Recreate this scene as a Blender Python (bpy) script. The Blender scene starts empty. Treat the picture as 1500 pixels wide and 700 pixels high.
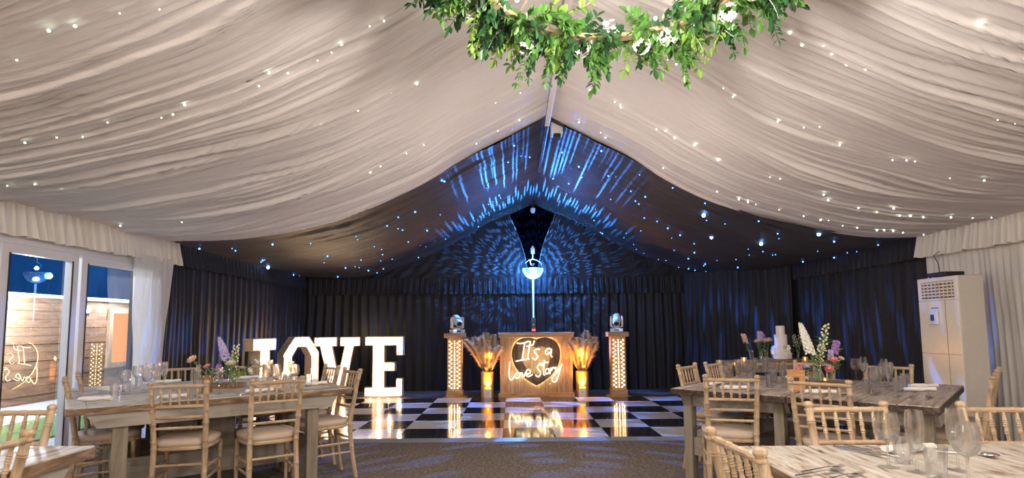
import bpy, bmesh, math, random
from mathutils import Vector, Matrix, noise
R_=math.radians; PI=math.pi
rnd=random.Random(7)
scene=bpy.context.scene; COL=scene.collection

# ------------------------------------------------------------------ mesh builder
class MB:
    def __init__(s): s.v=[]; s.f=[]; s.m=[]
    def add(s,vs,fs,mi=0,M=None):
        o=len(s.v)
        if M is not None: vs=[M@Vector(p) for p in vs]
        s.v+= [tuple(p) for p in vs]
        for f in fs: s.f.append(tuple(i+o for i in f)); s.m.append(mi)
        return s
    def box(s,x0,x1,y0,y1,z0,z1,mi=0,M=None):
        vs=[(x0,y0,z0),(x1,y0,z0),(x1,y1,z0),(x0,y1,z0),(x0,y0,z1),(x1,y0,z1),(x1,y1,z1),(x0,y1,z1)]
        return s.add(vs,[(0,3,2,1),(4,5,6,7),(0,1,5,4),(1,2,6,5),(2,3,7,6),(3,0,4,7)],mi,M)
    def tube(s,pts,rad,n=8,mi=0,M=None,closed=False,cap=True):
        pts=[Vector(p) for p in pts]; N=len(pts)
        if not hasattr(rad,'__len__'): rad=[rad]*N
        T=[]
        for i in range(N):
            a=pts[(i-1)%N] if (closed or i>0) else pts[0]
            b=pts[(i+1)%N] if (closed or i<N-1) else pts[-1]
            d=b-a
            T.append(d.normalized() if d.length>1e-9 else Vector((0,0,1)))
        up=Vector((0,0,1)) if abs(T[0].z)<.9 else Vector((1,0,0))
        nrm=(up-T[0]*up.dot(T[0])).normalized(); vs=[]
        for i in range(N):
            nrm=nrm-T[i]*nrm.dot(T[i])
            nrm=nrm.normalized() if nrm.length>1e-6 else T[i].orthogonal().normalized()
            b=T[i].cross(nrm)
            for k in range(n):
                a=2*PI*k/n; vs.append(pts[i]+(nrm*math.cos(a)+b*math.sin(a))*rad[i])
        fs=[]
        for i in range(N if closed else N-1):
            j=(i+1)%N
            for k in range(n): fs.append((i*n+k,i*n+(k+1)%n,j*n+(k+1)%n,j*n+k))
        if cap and not closed: fs+= [tuple(range(n-1,-1,-1)), tuple((N-1)*n+k for k in range(n))]
        return s.add(vs,fs,mi,M)
    def lathe(s,prof,n=24,mi=0,M=None):
        vs=[];fs=[];P=len(prof)
        for r,z in prof:
            for k in range(n):
                a=2*PI*k/n; vs.append((r*math.cos(a),r*math.sin(a),z))
        for i in range(P-1):
            for k in range(n): fs.append((i*n+k,i*n+(k+1)%n,(i+1)*n+(k+1)%n,(i+1)*n+k))
        if prof[0][0]>1e-4: fs.append(tuple(range(n-1,-1,-1)))
        if prof[-1][0]>1e-4: fs.append(tuple((P-1)*n+k for k in range(n)))
        return s.add(vs,fs,mi,M)
    def prism(s,poly,y0,y1,mi=0,M=None):            # polygon in XZ extruded along Y
        n=len(poly); vs=[(x,y0,z) for x,z in poly]+[(x,y1,z) for x,z in poly]
        fs=[tuple(range(n)),tuple(range(2*n-1,n-1,-1))]+[(i,i+n,(i+1)%n+n,(i+1)%n) for i in range(n)]
        return s.add(vs,fs,mi,M)
    def slab(s,poly,z0,z1,mi=0,M=None):             # polygon in XY extruded along Z
        n=len(poly); vs=[(x,y,z0) for x,y in poly]+[(x,y,z1) for x,y in poly]
        fs=[tuple(range(n-1,-1,-1)),tuple(range(n,2*n))]+[(i,(i+1)%n,(i+1)%n+n,i+n) for i in range(n)]
        return s.add(vs,fs,mi,M)
    def ball(s,c,r,n=8,m=6,mi=0,M=None,sx=1,sy=1,sz=1):
        vs=[(c[0],c[1],c[2]-r*sz)]
        for j in range(1,m):
            t=PI*j/m
            for k in range(n):
                a=2*PI*k/n; vs.append((c[0]+r*sx*math.sin(t)*math.cos(a),c[1]+r*sy*math.sin(t)*math.sin(a),c[2]-r*sz*math.cos(t)))
        vs.append((c[0],c[1],c[2]+r*sz)); fs=[]
        for k in range(n): fs.append((0,1+(k+1)%n,1+k))
        for j in range(m-2):
            for k in range(n): fs.append((1+j*n+k,1+j*n+(k+1)%n,1+(j+1)*n+(k+1)%n,1+(j+1)*n+k))
        e=len(vs)-1; o=1+(m-2)*n
        for k in range(n): fs.append((o+k,o+(k+1)%n,e))
        return s.add(vs,fs,mi,M)
    def grid(s,P,nu,nv,mi=0):
        vs=[P(i,j) for j in range(nv+1) for i in range(nu+1)]
        fs=[(j*(nu+1)+i,j*(nu+1)+i+1,(j+1)*(nu+1)+i+1,(j+1)*(nu+1)+i) for j in range(nv) for i in range(nu)]
        return s.add(vs,fs,mi)
    def leaf(s,p,d,up,L,W,curl=.25,mi=0):
        d=Vector(d).normalized(); up=Vector(up); sd=d.cross(up)
        sd=sd.normalized() if sd.length>1e-5 else d.orthogonal().normalized()
        n=sd.cross(d); p=Vector(p)
        a=p; b=p+d*L*.45+n*L*curl*.25; c=p+d*L+n*L*-curl*.35
        q=p+d*L*.45
        s.add([a,q+sd*W*.5+n*L*.08,q-sd*W*.5+n*L*.08,b-n*L*.08,c,p+d*L*.78+sd*W*.32,p+d*L*.78-sd*W*.32,p+d*L*.78-n*L*.06],
              [(0,1,3),(0,3,2),(1,5,7,3),(3,7,6,2),(5,4,7),(7,4,6)],mi)
    def build(s,name,mat,parent=None,smooth=True,bevel=0,angle=35,weld=False):
        me=bpy.data.meshes.new(name); me.from_pydata(s.v,[],s.f)
        mats=mat if isinstance(mat,(list,tuple)) else [mat]
        for m in mats: me.materials.append(m)
        if len(mats)>1: me.polygons.foreach_set('material_index',s.m)
        if smooth:
            me.polygons.foreach_set('use_smooth',[True]*len(s.f))
        me.update()
        if smooth: me.set_sharp_from_angle(angle=R_(angle))
        o=bpy.data.objects.new(name,me); COL.objects.link(o)
        if parent is not None: o.parent=parent
        if bevel:
            b=o.modifiers.new('bevel','BEVEL'); b.width=bevel; b.segments=2; b.limit_method='ANGLE'; b.angle_limit=R_(40)
        return o

def tag(o,label=None,cat=None,group=None,kind=None):
    if label: o['label']=label
    if cat: o['category']=cat
    if group: o['group']=group
    if kind: o['kind']=kind
    return o
def thing(name,label,cat,loc=(0,0,0),rz=0,group=None):
    o=bpy.data.objects.new(name,None); COL.objects.link(o); o.empty_display_size=.1
    o.location=loc; o.rotation_euler=(0,0,rz); return tag(o,label,cat,group)
def dup(root,loc,rz=0,label=None,group=None,scale=None,rot=None):
    def cp(o,par):
        c=o.copy(); COL.objects.link(c)
        if par is not None: c.parent=par
        for ch in o.children: cp(ch,c)
        return c
    r=cp(root,None); r.location=loc; r.rotation_euler=rot if rot else (0,0,rz)
    if scale: r.scale=(scale,)*3
    if label: r['label']=label
    if group: r['group']=group
    return r
def struct(o): o['kind']='structure'; return o
ORD=['leftmost','second from the left','third from the left','fourth from the left','fifth from the left','sixth from the left','seventh from the left','eighth from the left','ninth from the left','tenth from the left','eleventh from the left','twelfth from the left','thirteenth from the left','fourteenth from the left']
NUM={1:'one',2:'two',3:'three',4:'four',5:'five',6:'six',7:'seven',8:'eight',9:'nine',10:'ten',11:'eleven',12:'twelve',13:'thirteen',14:'fourteen'}
def ordn(i,n):
    if n==1: return 'only'
    if n==2: return ('left-hand','right-hand')[i]
    return 'rightmost' if i==n-1 else ('leftmost' if i==0 else ORD[i])

# ------------------------------------------------------------------ materials
def newmat(name):
    m=bpy.data.materials.new(name); m.use_nodes=True; nt=m.node_tree; nt.nodes.clear()
    out=nt.nodes.new('ShaderNodeOutputMaterial'); return m,nt,out
def N(nt,t,**k):
    n=nt.nodes.new(t)
    for a,b in k.items(): setattr(n,a,b)
    return n
def lk(nt,a,b): nt.links.new(a,b)
def rgb(c): return (c[0],c[1],c[2],1)
def plain(name,c,rough=.5,metal=0,spec=.5,var=0,scale=20,bump=0,bscale=60,sheen=0,stretch=(1,1,1)):
    m,nt,out=newmat(name); b=N(nt,'ShaderNodeBsdfPrincipled')
    b.inputs['Base Color'].default_value=rgb(c); b.inputs['Roughness'].default_value=rough
    b.inputs['Metallic'].default_value=metal; b.inputs['Specular IOR Level'].default_value=spec
    if sheen: b.inputs['Sheen Weight'].default_value=sheen
    tc=N(nt,'ShaderNodeTexCoord'); mp=N(nt,'ShaderNodeMapping'); mp.inputs['Scale'].default_value=stretch
    lk(nt,tc.outputs['Object'],mp.inputs[0])
    nz=N(nt,'ShaderNodeTexNoise'); nz.inputs['Scale'].default_value=scale; nz.inputs['Detail'].default_value=4
    lk(nt,mp.outputs[0],nz.inputs['Vector'])
    mx=N(nt,'ShaderNodeMix',data_type='RGBA'); v=var if var else .06
    mx.inputs['A'].default_value=rgb([x*(1-v) for x in c]); mx.inputs['B'].default_value=rgb([min(1,x*(1+v)) for x in c])
    lk(nt,nz.outputs['Fac'],mx.inputs['Factor']); lk(nt,mx.outputs['Result'],b.inputs['Base Color'])
    if bump:
        n2=N(nt,'ShaderNodeTexNoise'); n2.inputs['Scale'].default_value=bscale; n2.inputs['Detail'].default_value=3
        lk(nt,mp.outputs[0],n2.inputs['Vector'])
        bp=N(nt,'ShaderNodeBump'); bp.inputs['Strength'].default_value=bump; bp.inputs['Distance'].default_value=.01
        lk(nt,n2.outputs['Fac'],bp.inputs['Height']); lk(nt,bp.outputs[0],b.inputs['Normal'])
    lk(nt,b.outputs[0],out.inputs[0]); return m
def ramp(nt,stops):
    r=N(nt,'ShaderNodeValToRGB'); e=r.color_ramp.elements
    while len(e)<len(stops): e.new(.5)
    for k,(p,c) in enumerate(stops): e[k].position=p; e[k].color=rgb(c)
    return r
def wood(name,stops,along='x',scale=3,rough=.6,bump=.25,spec=.3,rnd_obj=True,stretch=14):
    m,nt,out=newmat(name); b=N(nt,'ShaderNodeBsdfPrincipled'); b.inputs['Roughness'].default_value=rough; b.inputs['Specular IOR Level'].default_value=spec
    tc=N(nt,'ShaderNodeTexCoord'); mp=N(nt,'ShaderNodeMapping')
    s=[stretch]*3; s['xyz'.index(along)]=1; mp.inputs['Scale'].default_value=s
    lk(nt,tc.outputs['Object'],mp.inputs[0])
    if rnd_obj:
        oi=N(nt,'ShaderNodeObjectInfo'); ad=N(nt,'ShaderNodeVectorMath',operation='ADD'); ml=N(nt,'ShaderNodeMath',operation='MULTIPLY'); ml.inputs[1].default_value=37
        lk(nt,oi.outputs['Random'],ml.inputs[0]); lk(nt,mp.outputs[0],ad.inputs[0]); lk(nt,ml.outputs[0],ad.inputs[1]); vec=ad.outputs[0]
    else: vec=mp.outputs[0]
    n1=N(nt,'ShaderNodeTexNoise'); n1.inputs['Scale'].default_value=scale; n1.inputs['Detail'].default_value=7; n1.inputs['Roughness'].default_value=.65; n1.inputs['Distortion'].default_value=.6
    lk(nt,vec,n1.inputs['Vector']); r=ramp(nt,stops); lk(nt,n1.outputs['Fac'],r.inputs[0])
    lk(nt,r.outputs[0],b.inputs['Base Color'])
    bp=N(nt,'ShaderNodeBump'); bp.inputs['Strength'].default_value=bump; bp.inputs['Distance'].default_value=.004
    lk(nt,n1.outputs['Fac'],bp.inputs['Height']); lk(nt,bp.outputs[0],b.inputs['Normal'])
    lk(nt,b.outputs[0],out.inputs[0]); return m
def emit(name,c,s):
    m,nt,out=newmat(name); e=N(nt,'ShaderNodeEmission'); e.inputs[0].default_value=rgb(c); e.inputs[1].default_value=s
    lk(nt,e.outputs[0],out.inputs[0]); return m
def glassy(name,tint=(1,1,1),blend=.25,gl=(1,1,1),rough=.02,minf=0.03,maxf=.9,power=4):
    m,nt,out=newmat(name); t=N(nt,'ShaderNodeBsdfTransparent'); t.inputs[0].default_value=rgb(tint)
    g=N(nt,'ShaderNodeBsdfGlossy'); g.inputs['Color'].default_value=rgb(gl); g.inputs['Roughness'].default_value=rough
    lw=N(nt,'ShaderNodeLayerWeight'); lw.inputs['Blend'].default_value=.5
    pw=N(nt,'ShaderNodeMath',operation='POWER'); pw.inputs[1].default_value=power; lk(nt,lw.outputs['Facing'],pw.inputs[0])
    mr=N(nt,'ShaderNodeMapRange'); mr.inputs['To Min'].default_value=minf; mr.inputs['To Max'].default_value=maxf
    lk(nt,pw.outputs[0],mr.inputs['Value'])
    mx=N(nt,'ShaderNodeMixShader'); lk(nt,mr.outputs[0],mx.inputs[0]); lk(nt,t.outputs[0],mx.inputs[1]); lk(nt,g.outputs[0],mx.inputs[2]); lk(nt,mx.outputs[0],out.inputs[0]); return m
def fabric(name,c,trans=.0,rough=.85,bump=.15,scale=(1,1,1),nscale=25,sheen=0,var=.05):
    m,nt,out=newmat(name); b=N(nt,'ShaderNodeBsdfPrincipled'); b.inputs['Roughness'].default_value=rough; b.inputs['Specular IOR Level'].default_value=.25
    b.inputs['Sheen Weight'].default_value=sheen
    tc=N(nt,'ShaderNodeTexCoord'); mp=N(nt,'ShaderNodeMapping'); mp.inputs['Scale'].default_value=scale; lk(nt,tc.outputs['Object'],mp.inputs[0])
    nz=N(nt,'ShaderNodeTexNoise'); nz.inputs['Scale'].default_value=nscale; nz.inputs['Detail'].default_value=5; nz.inputs['Distortion'].default_value=.8
    lk(nt,mp.outputs[0],nz.inputs['Vector'])
    mx=N(nt,'ShaderNodeMix',data_type='RGBA'); mx.inputs['A'].default_value=rgb([x*(1-var) for x in c]); mx.inputs['B'].default_value=rgb([min(1,x*(1+var)) for x in c])
    lk(nt,nz.outputs['Fac'],mx.inputs['Factor']); lk(nt,mx.outputs['Result'],b.inputs['Base Color'])
    bp=N(nt,'ShaderNodeBump'); bp.inputs['Strength'].default_value=bump; bp.inputs['Distance'].default_value=.02; lk(nt,nz.outputs['Fac'],bp.inputs['Height']); lk(nt,bp.outputs[0],b.inputs['Normal'])
    if trans:
        t=N(nt,'ShaderNodeBsdfTranslucent'); t.inputs[0].default_value=rgb(c); ms=N(nt,'ShaderNodeMixShader'); ms.inputs[0].default_value=trans
        lk(nt,b.outputs[0],ms.inputs[1]); lk(nt,t.outputs[0],ms.inputs[2]); lk(nt,ms.outputs[0],out.inputs[0])
    else: lk(nt,b.outputs[0],out.inputs[0])
    return m

M={}
M['lining']=fabric('white_lining',(.86,.80,.78),trans=.12,bump=.55,scale=(.45,5,.45),nscale=7)
M['white_drape']=fabric('white_drape',(.82,.78,.72),trans=.12,bump=.12,scale=(4,4,.8),nscale=8)
M['sheer']=fabric('sheer_white',(.82,.80,.80),trans=.35,bump=.1,scale=(4,4,.8),nscale=8)
M['black_lining']=fabric('black_lining',(.048,.041,.039),bump=.3,scale=(2,3,2),nscale=7,rough=.55,sheen=.05)
M['black_drape']=fabric('black_drape',(.017,.017,.021),bump=.15,scale=(5,5,.6),nscale=9,rough=.5,sheen=.08)
M['painted_dark']=plain('unlit_black',(.0012,.0012,.0018),rough=1,spec=0)
M['lit_hem']=fabric('drape_hem_lit',(.10,.10,.12))  # paler than the drape, so the lit edge is painted into the hem
M['carpet']=None
def carpet():
    m,nt,out=newmat('carpet_pile'); b=N(nt,'ShaderNodeBsdfPrincipled'); b.inputs['Roughness'].default_value=.95; b.inputs['Specular IOR Level'].default_value=.1
    tc=N(nt,'ShaderNodeTexCoord'); n1=N(nt,'ShaderNodeTexNoise'); n1.inputs['Scale'].default_value=34; n1.inputs['Detail'].default_value=5; n1.inputs['Roughness'].default_value=.8
    lk(nt,tc.outputs['Object'],n1.inputs['Vector'])
    r=ramp(nt,[(.3,(.05,.042,.037)),(.52,(.15,.125,.108)),(.72,(.40,.34,.29))]); lk(nt,n1.outputs['Fac'],r.inputs[0]); lk(nt,r.outputs[0],b.inputs['Base Color'])
    bp=N(nt,'ShaderNodeBump'); bp.inputs['Strength'].default_value=.8; bp.inputs['Distance'].default_value=.01; lk(nt,n1.outputs['Fac'],bp.inputs['Height']); lk(nt,bp.outputs[0],b.inputs['Normal'])
    lk(nt,b.outputs[0],out.inputs[0]); return m
M['carpet']=carpet()
M['tile_w']=plain('floor_tile_white',(.74,.72,.69),rough=.10,spec=.6,var=.07,scale=3)
M['tile_k']=plain('floor_tile_black',(.030,.027,.026),rough=.09,spec=.7,var=.5,scale=4)
M['ramp_grey']=plain('ramp_grey',(.22,.23,.26),rough=.45,var=.08)
LIME=[(.30,(.29,.185,.10)),(.48,(.44,.315,.20)),(.62,(.54,.41,.28)),(.8,(.63,.52,.39))]
M['lime_z']=wood('limewash_upright',LIME,'z',scale=4,rough=.45,bump=.15,spec=.4,stretch=8)
M['lime_x']=wood('limewash_rail',LIME,'x',scale=4,rough=.45,bump=.15,spec=.4,stretch=8)
M['pad']=fabric('beige_seat_pad',(.52,.41,.32),bump=.05,nscale=60,var=.04)
DIST=[(.30,(.08,.05,.035)),(.385,(.24,.165,.115)),(.43,(.40,.33,.265)),(.52,(.50,.45,.39)),(.7,(.60,.56,.51))]
M['table_top']=wood('distressed_white_plank',DIST,'x',scale=6.5,rough=.42,bump=.6,spec=.4,stretch=7)
M['table_top_r']=wood('distressed_brown_plank',[(.30,(.09,.06,.045)),(.42,(.26,.195,.155)),(.55,(.44,.375,.32)),(.8,(.62,.57,.51))],'x',scale=4,rough=.42,bump=.5,spec=.4,stretch=9)
M['table_edge']=wood('bare_plank_edge',[(.3,(.07,.04,.025)),(.5,(.19,.12,.07)),(.75,(.42,.30,.20))],'x',scale=6,rough=.7,bump=.6,stretch=5)
GREY=[(.3,(.21,.18,.145)),(.5,(.33,.29,.245)),(.75,(.43,.39,.34))]
LEGC=[(.3,(.15,.12,.085)),(.5,(.24,.20,.15)),(.75,(.33,.285,.23))]
M['edge_dark']=wood('dark_plank_edge',[(.3,(.025,.015,.012)),(.5,(.06,.04,.03)),(.75,(.17,.12,.09))],'x',scale=6,rough=.6,bump=.6,stretch=5)
M['table_paint']=wood('grey_painted_wood',GREY,'x',scale=2,rough=.6,bump=.2,stretch=8)
M['table_paint_z']=wood('grey_painted_leg',LEGC,'z',scale=2,rough=.6,bump=.2,stretch=8)
RUST=[(.28,(.20,.11,.055)),(.45,(.42,.26,.14)),(.6,(.56,.38,.22)),(.8,(.66,.49,.32))]
M['rustic']=wood('reclaimed_board',RUST,'z',scale=3,rough=.6,bump=.4,stretch=10)
M['rustic_x']=wood('reclaimed_board_flat',RUST,'x',scale=3,rough=.6,bump=.4,stretch=10)
M['rustic_dark']=wood('dark_reclaimed_board',[(.3,(.035,.022,.018)),(.5,(.10,.062,.045)),(.75,(.22,.145,.11))],'z',scale=3,rough=.6,bump=.4,stretch=10)
M['slice']=wood('wood_slice_bark',[(.3,(.10,.05,.025)),(.6,(.30,.17,.09)),(.8,(.45,.29,.17))],'z',scale=8,rough=.7)
M['block']=wood('oak_block',[(.3,(.36,.17,.06)),(.6,(.56,.30,.12)),(.8,(.66,.40,.19))],'x',scale=5,rough=.5)
def wineglass():
    m,nt,out=newmat('clear_glass'); t=N(nt,'ShaderNodeBsdfTransparent'); t.inputs[0].default_value=(.97,.975,.98,1); g=N(nt,'ShaderNodeBsdfGlass'); g.inputs['IOR'].default_value=1.48; g.inputs['Roughness'].default_value=0.0
    a=N(nt,'ShaderNodeMixShader'); a.inputs[0].default_value=.36; lk(nt,t.outputs[0],a.inputs[1]); lk(nt,g.outputs[0],a.inputs[2]); lk(nt,a.outputs[0],out.inputs[0]); return m
M['glass']=wineglass()
M['vase_glass']=glassy('vase_glass',tint=(.95,.97,.96),minf=.04,maxf=.7,power=2.6)
M['pane']=glassy('door_pane',tint=(.86,.90,.94),minf=.08,maxf=.9,power=2.2,rough=.004)
M['crystal']=glassy('crystal_globe',tint=(.75,.88,1.0),blend=.4,minf=.12,maxf=.9,rough=.03)
def crystal():
    m,nt,out=newmat('crystal_facets'); t=N(nt,'ShaderNodeBsdfTransparent'); t.inputs[0].default_value=(.8,.9,1,1); g=N(nt,'ShaderNodeBsdfGlossy'); g.inputs['Roughness'].default_value=.05
    tl=N(nt,'ShaderNodeBsdfTranslucent'); tl.inputs[0].default_value=(.8,.9,1,1); a=N(nt,'ShaderNodeMixShader'); a.inputs[0].default_value=.35; b=N(nt,'ShaderNodeMixShader'); b.inputs[0].default_value=.22
    lk(nt,t.outputs[0],a.inputs[1]); lk(nt,tl.outputs[0],a.inputs[2]); lk(nt,a.outputs[0],b.inputs[1]); lk(nt,g.outputs[0],b.inputs[2]); lk(nt,b.outputs[0],out.inputs[0]); return m
M['crystal']=crystal()
M['steel']=plain('polished_steel',(.62,.60,.58),rough=.18,metal=1)
M['linen']=fabric('white_linen',(.80,.77,.72),bump=.1,nscale=40)
M['upvc']=plain('white_frame',(.70,.69,.70),rough=.35)
M['white_plastic']=plain('white_plastic',(.76,.75,.74),rough=.3)
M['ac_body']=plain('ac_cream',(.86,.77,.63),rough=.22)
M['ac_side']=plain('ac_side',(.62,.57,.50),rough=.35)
M['dark']=plain('matt_black',(.012,.012,.014),rough=.4)
M['dark_recess']=plain('recess_brown',(.10,.075,.055),rough=.7)
M['gold']=plain('gold_ribbed',(.86,.60,.22),rough=.33,metal=.45)
M['letter']=plain('letter_white_wood',(.80,.70,.58),rough=.6,var=.12,scale=6,stretch=(1,1,6))
M['letter_rim']=plain('letter_rim',(.72,.55,.36),rough=.6,var=.15)
M['bulb_love']=emit('letter_bulb',(1.0,.74,.46),190)
M['bulb_pillar']=emit('pillar_led',(1.0,.74,.38),14)
M['bulb_fairy']=emit('fairy_bulb',(.90,1.0,.76),11)
M['bulb_blue']=emit('blue_star',(.05,.25,1.0),14)
M['bulb_blue_big']=emit('blue_star_bright',(.16,.42,1.0),26)
M['neon']=emit('neon_warm',(1.0,.80,.46),10)
M['neon_red']=emit('neon_red',(1.0,.035,.02),5)
M['led_halo']=emit('heart_strip',(1.0,.70,.32),30)
M['blue_tube']=emit('blue_tube',(.25,.52,1.0),4.5)
M['blue_glow']=emit('blue_lamp',(.45,.70,1.0),40)
M['out_lamp']=emit('outside_lamp',(.85,.93,1.0),30)
M['out_window']=emit('outside_window',(1.0,.36,.08),1.3)
M['amber']=emit('amber_lamp',(1.0,.45,.05),10)
M['red_led']=emit('red_led',(1,.05,.08),5)
M['flame']=emit('tealight_flame',(1.0,.55,.2),8)
M['tealight']=glassy('frosted_votive',tint=(1,.82,.6),blend=.3,minf=.2,maxf=.6,rough=.4)
M['stem']=plain('flower_stem',(.16,.30,.07),rough=.5)
LEAF=[plain('leaf_mid',(.075,.19,.035),rough=.4,var=.3),plain('leaf_dark',(.025,.085,.025),rough=.4,var=.3),plain('leaf_lime',(.20,.34,.06),rough=.45,var=.25)]
M['petal_white']=plain('petal_white',(.82,.80,.72),rough=.6,var=.1)
M['petal_lilac']=plain('petal_lilac',(.50,.43,.70),rough=.6,var=.2)
M['petal_purple']=plain('petal_purple',(.36,.18,.50),rough=.6,var=.2)
M['petal_pink']=plain('petal_pink',(.80,.30,.34),rough=.6,var=.15)
M['petal_blush']=plain('petal_blush',(.80,.52,.44),rough=.6,var=.1)
M['petal_cream']=plain('petal_cream',(.78,.74,.48),rough=.6,var=.1)
M['pampas']=plain('pampas_fluff',(.84,.66,.46),rough=.9,var=.15)
M['icing']=plain('white_icing',(.82,.76,.70),rough=.55)
M['twine']=plain('hoop_wood',(.33,.24,.14),rough=.7,var=.2)
M['patio']=plain('patio_stone',(.42,.44,.46),rough=.7,var=.15,scale=4)
M['grass']=plain('lawn',(.10,.24,.04),rough=.9,var=.4,scale=60,bump=.6)
M['cabin']=wood('cabin_boards',[(.3,(.16,.085,.05)),(.5,(.30,.17,.10)),(.75,(.42,.26,.16))],'y',scale=2.5,rough=.7,bump=.4,stretch=6)
# ------------------------------------------------------------------ the marquee shell
XL,XR,XC=-4.22,5.05,.45; Y0,Y1,Y2=-3.2,6.88,11.5; EAVE=2.33
PD=[0,.5,1.0,1.37,2.04,2.71,3.38,3.96,4.67]; PZ=[3.87,3.60,3.34,3.11,2.79,2.57,2.42,2.35,2.33]
def zp(d):
    d=abs(d); n=len(PD); h=[PD[i+1]-PD[i] for i in range(n-1)]; s=[(PZ[i+1]-PZ[i])/h[i] for i in range(n-1)]
    m=[s[0]]+[(s[i-1]+s[i])/2 for i in range(1,n-1)]+[s[-1]]
    for i in range(n-1):
        if d<=PD[i+1] or i==n-2:
            t=(d-PD[i])/h[i]
            return (2*t**3-3*t*t+1)*PZ[i]+(t**3-2*t*t+t)*h[i]*m[i]+(-2*t**3+3*t*t)*PZ[i+1]+(t**3-t*t)*h[i]*m[i+1]
def zblack(d,y):
    t=max(0,min(1,(y-Y1)/(Y2-Y1)))
    return zp(d)-.01-t*(.09*math.exp(-((abs(d)-3.4)/1.2)**2)+.08*math.exp(-(d/.6)**2))
def pleat(seed,wls,amps):
    r=random.Random(seed); W=[(w*(1+.3*(r.random()-.5)),a,r.random()*6.28) for w,a in zip(wls,amps)]
    def g(u):
        s=0
        for w,a,p in W:
            q=math.sin(u*2*PI/w+p); s+=a*(1-2*abs(q)**.7 if a>0 else q*-a)
        return s
    return g
def roof(side,ya,yb,ny,nd,zf,amp,name,mat,seed):
    # pleats run from ridge to eave; they wander a little along the slope
    g=pleat(seed,[.61,.37,.213,.131,.079,.047],[-1.1,.9,.9,.75,.45,.25])
    half=(XC-XL) if side<0 else (XR-XC)
    mb=MB()
    def P(i,j):
        y=ya+(yb-ya)*j/ny; t=i/nd; d=half*t
        wy=y+.22*noise.noise(Vector((d*.45,y*.7,seed)))+.07*noise.noise(Vector((d*1.3,y*2.3,seed+9)))+.02*noise.noise(Vector((d*3.0,y*6,seed+19)))+.04*math.sin(d*.7+seed)
        a=amp*(.45+.65*math.sin(PI*min(1,t*.9+.08)))*(.85+1.5*noise.noise(Vector((d*.6,y*2.1,seed+3))))
        z=zf(d,y)+a*g(wy)+.02*noise.noise(Vector((d*.7,y*.6,seed+5)))
        return (XC+side*d, y, z)
    mb.grid(P,nd,ny)
    return struct(mb.build(name,mat,angle=180))
roof(-1,Y0,1.2,110,26,lambda d,y:zp(d),.016,'ceiling',M['lining'],3)
roof(1,Y0,1.2,110,26,lambda d,y:zp(d),.016,'ceiling',M['lining'],4)
roof(-1,1.2,Y1,520,56,lambda d,y:zp(d),.016,'ceiling',M['lining'],3)
roof(1,1.2,Y1,520,56,lambda d,y:zp(d),.014,'ceiling',M['lining'],4)
roof(-1,Y1-.06,Y2+.02,120,44,zblack,.009,'ceiling',M['black_lining'],5)
roof(1,Y1-.06,Y2+.02,120,44,zblack,.009,'ceiling',M['black_lining'],6)
mb=MB(); mb.prism([(XC-.03,3.74),(XC+.03,3.74),(XC+.012,3.9),(XC-.012,3.9)],2.0,Y1); struct(mb.build('trim_1',M['lining'],smooth=False))
mb=MB(); mb.prism([(XC-.02,3.74),(XC+.02,3.74),(XC+.012,3.88),(XC-.012,3.88)],Y1+.02,9.0); struct(mb.build('trim_2',M['black_drape'],smooth=False))
# opaque outer roof so that the night sky does not leak through the lining
mb=MB(); mb.prism([(XL-.1,2.42),(XC,4.05),(XR+.1,2.42),(XR+.1,2.50),(XC,4.13),(XL-.1,2.50)],Y0-.1,Y2+.2); struct(mb.build('ceiling',M['dark'],smooth=False))

mb=MB(); mb.box(XL-.05,XR+.05,Y0-.05,Y2+.15,-.05,0); struct(mb.build('floor',M['carpet'],smooth=False))

def sheet(P0,P1,z0,z1,amp,wl,seed,per_m=60,nz=8,topgather=0,flare=0,hemwave=0,shape=None):
    P0=Vector((P0[0],P0[1],0)); P1=Vector((P1[0],P1[1],0)); L=(P1-P0).length; d=(P1-P0)/L; nrm=Vector((d.y,-d.x,0))
    g=pleat(seed,[wl*2.3,wl,wl*.53],[-.5,.6,.35]); nu=max(4,int(L*per_m)); mb=MB()
    def P(i,j):
        t=j/nz; u=L*i/nu
        zz1=z1(u) if callable(z1) else z1; zz0=z0(u) if callable(z0) else z0
        z=zz0+(zz1-zz0)*t
        uu=u+.05*noise.noise(Vector((u*2,z*.8,seed)))
        a=amp*(1-topgather*t)+flare*(1-t)
        off=a*g(uu)+amp*.6*noise.noise(Vector((u*1.3,z*.9,seed+2)))
        if hemwave and j==0: z+=hemwave*g(uu*.7)
        p=P0+d*u+nrm*off
        if shape: p=shape(p,t,u)
        return (p.x,p.y,z)
    mb.grid(P,nu,nz); return mb
eaveline=lambda u:EAVE+.06
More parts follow.
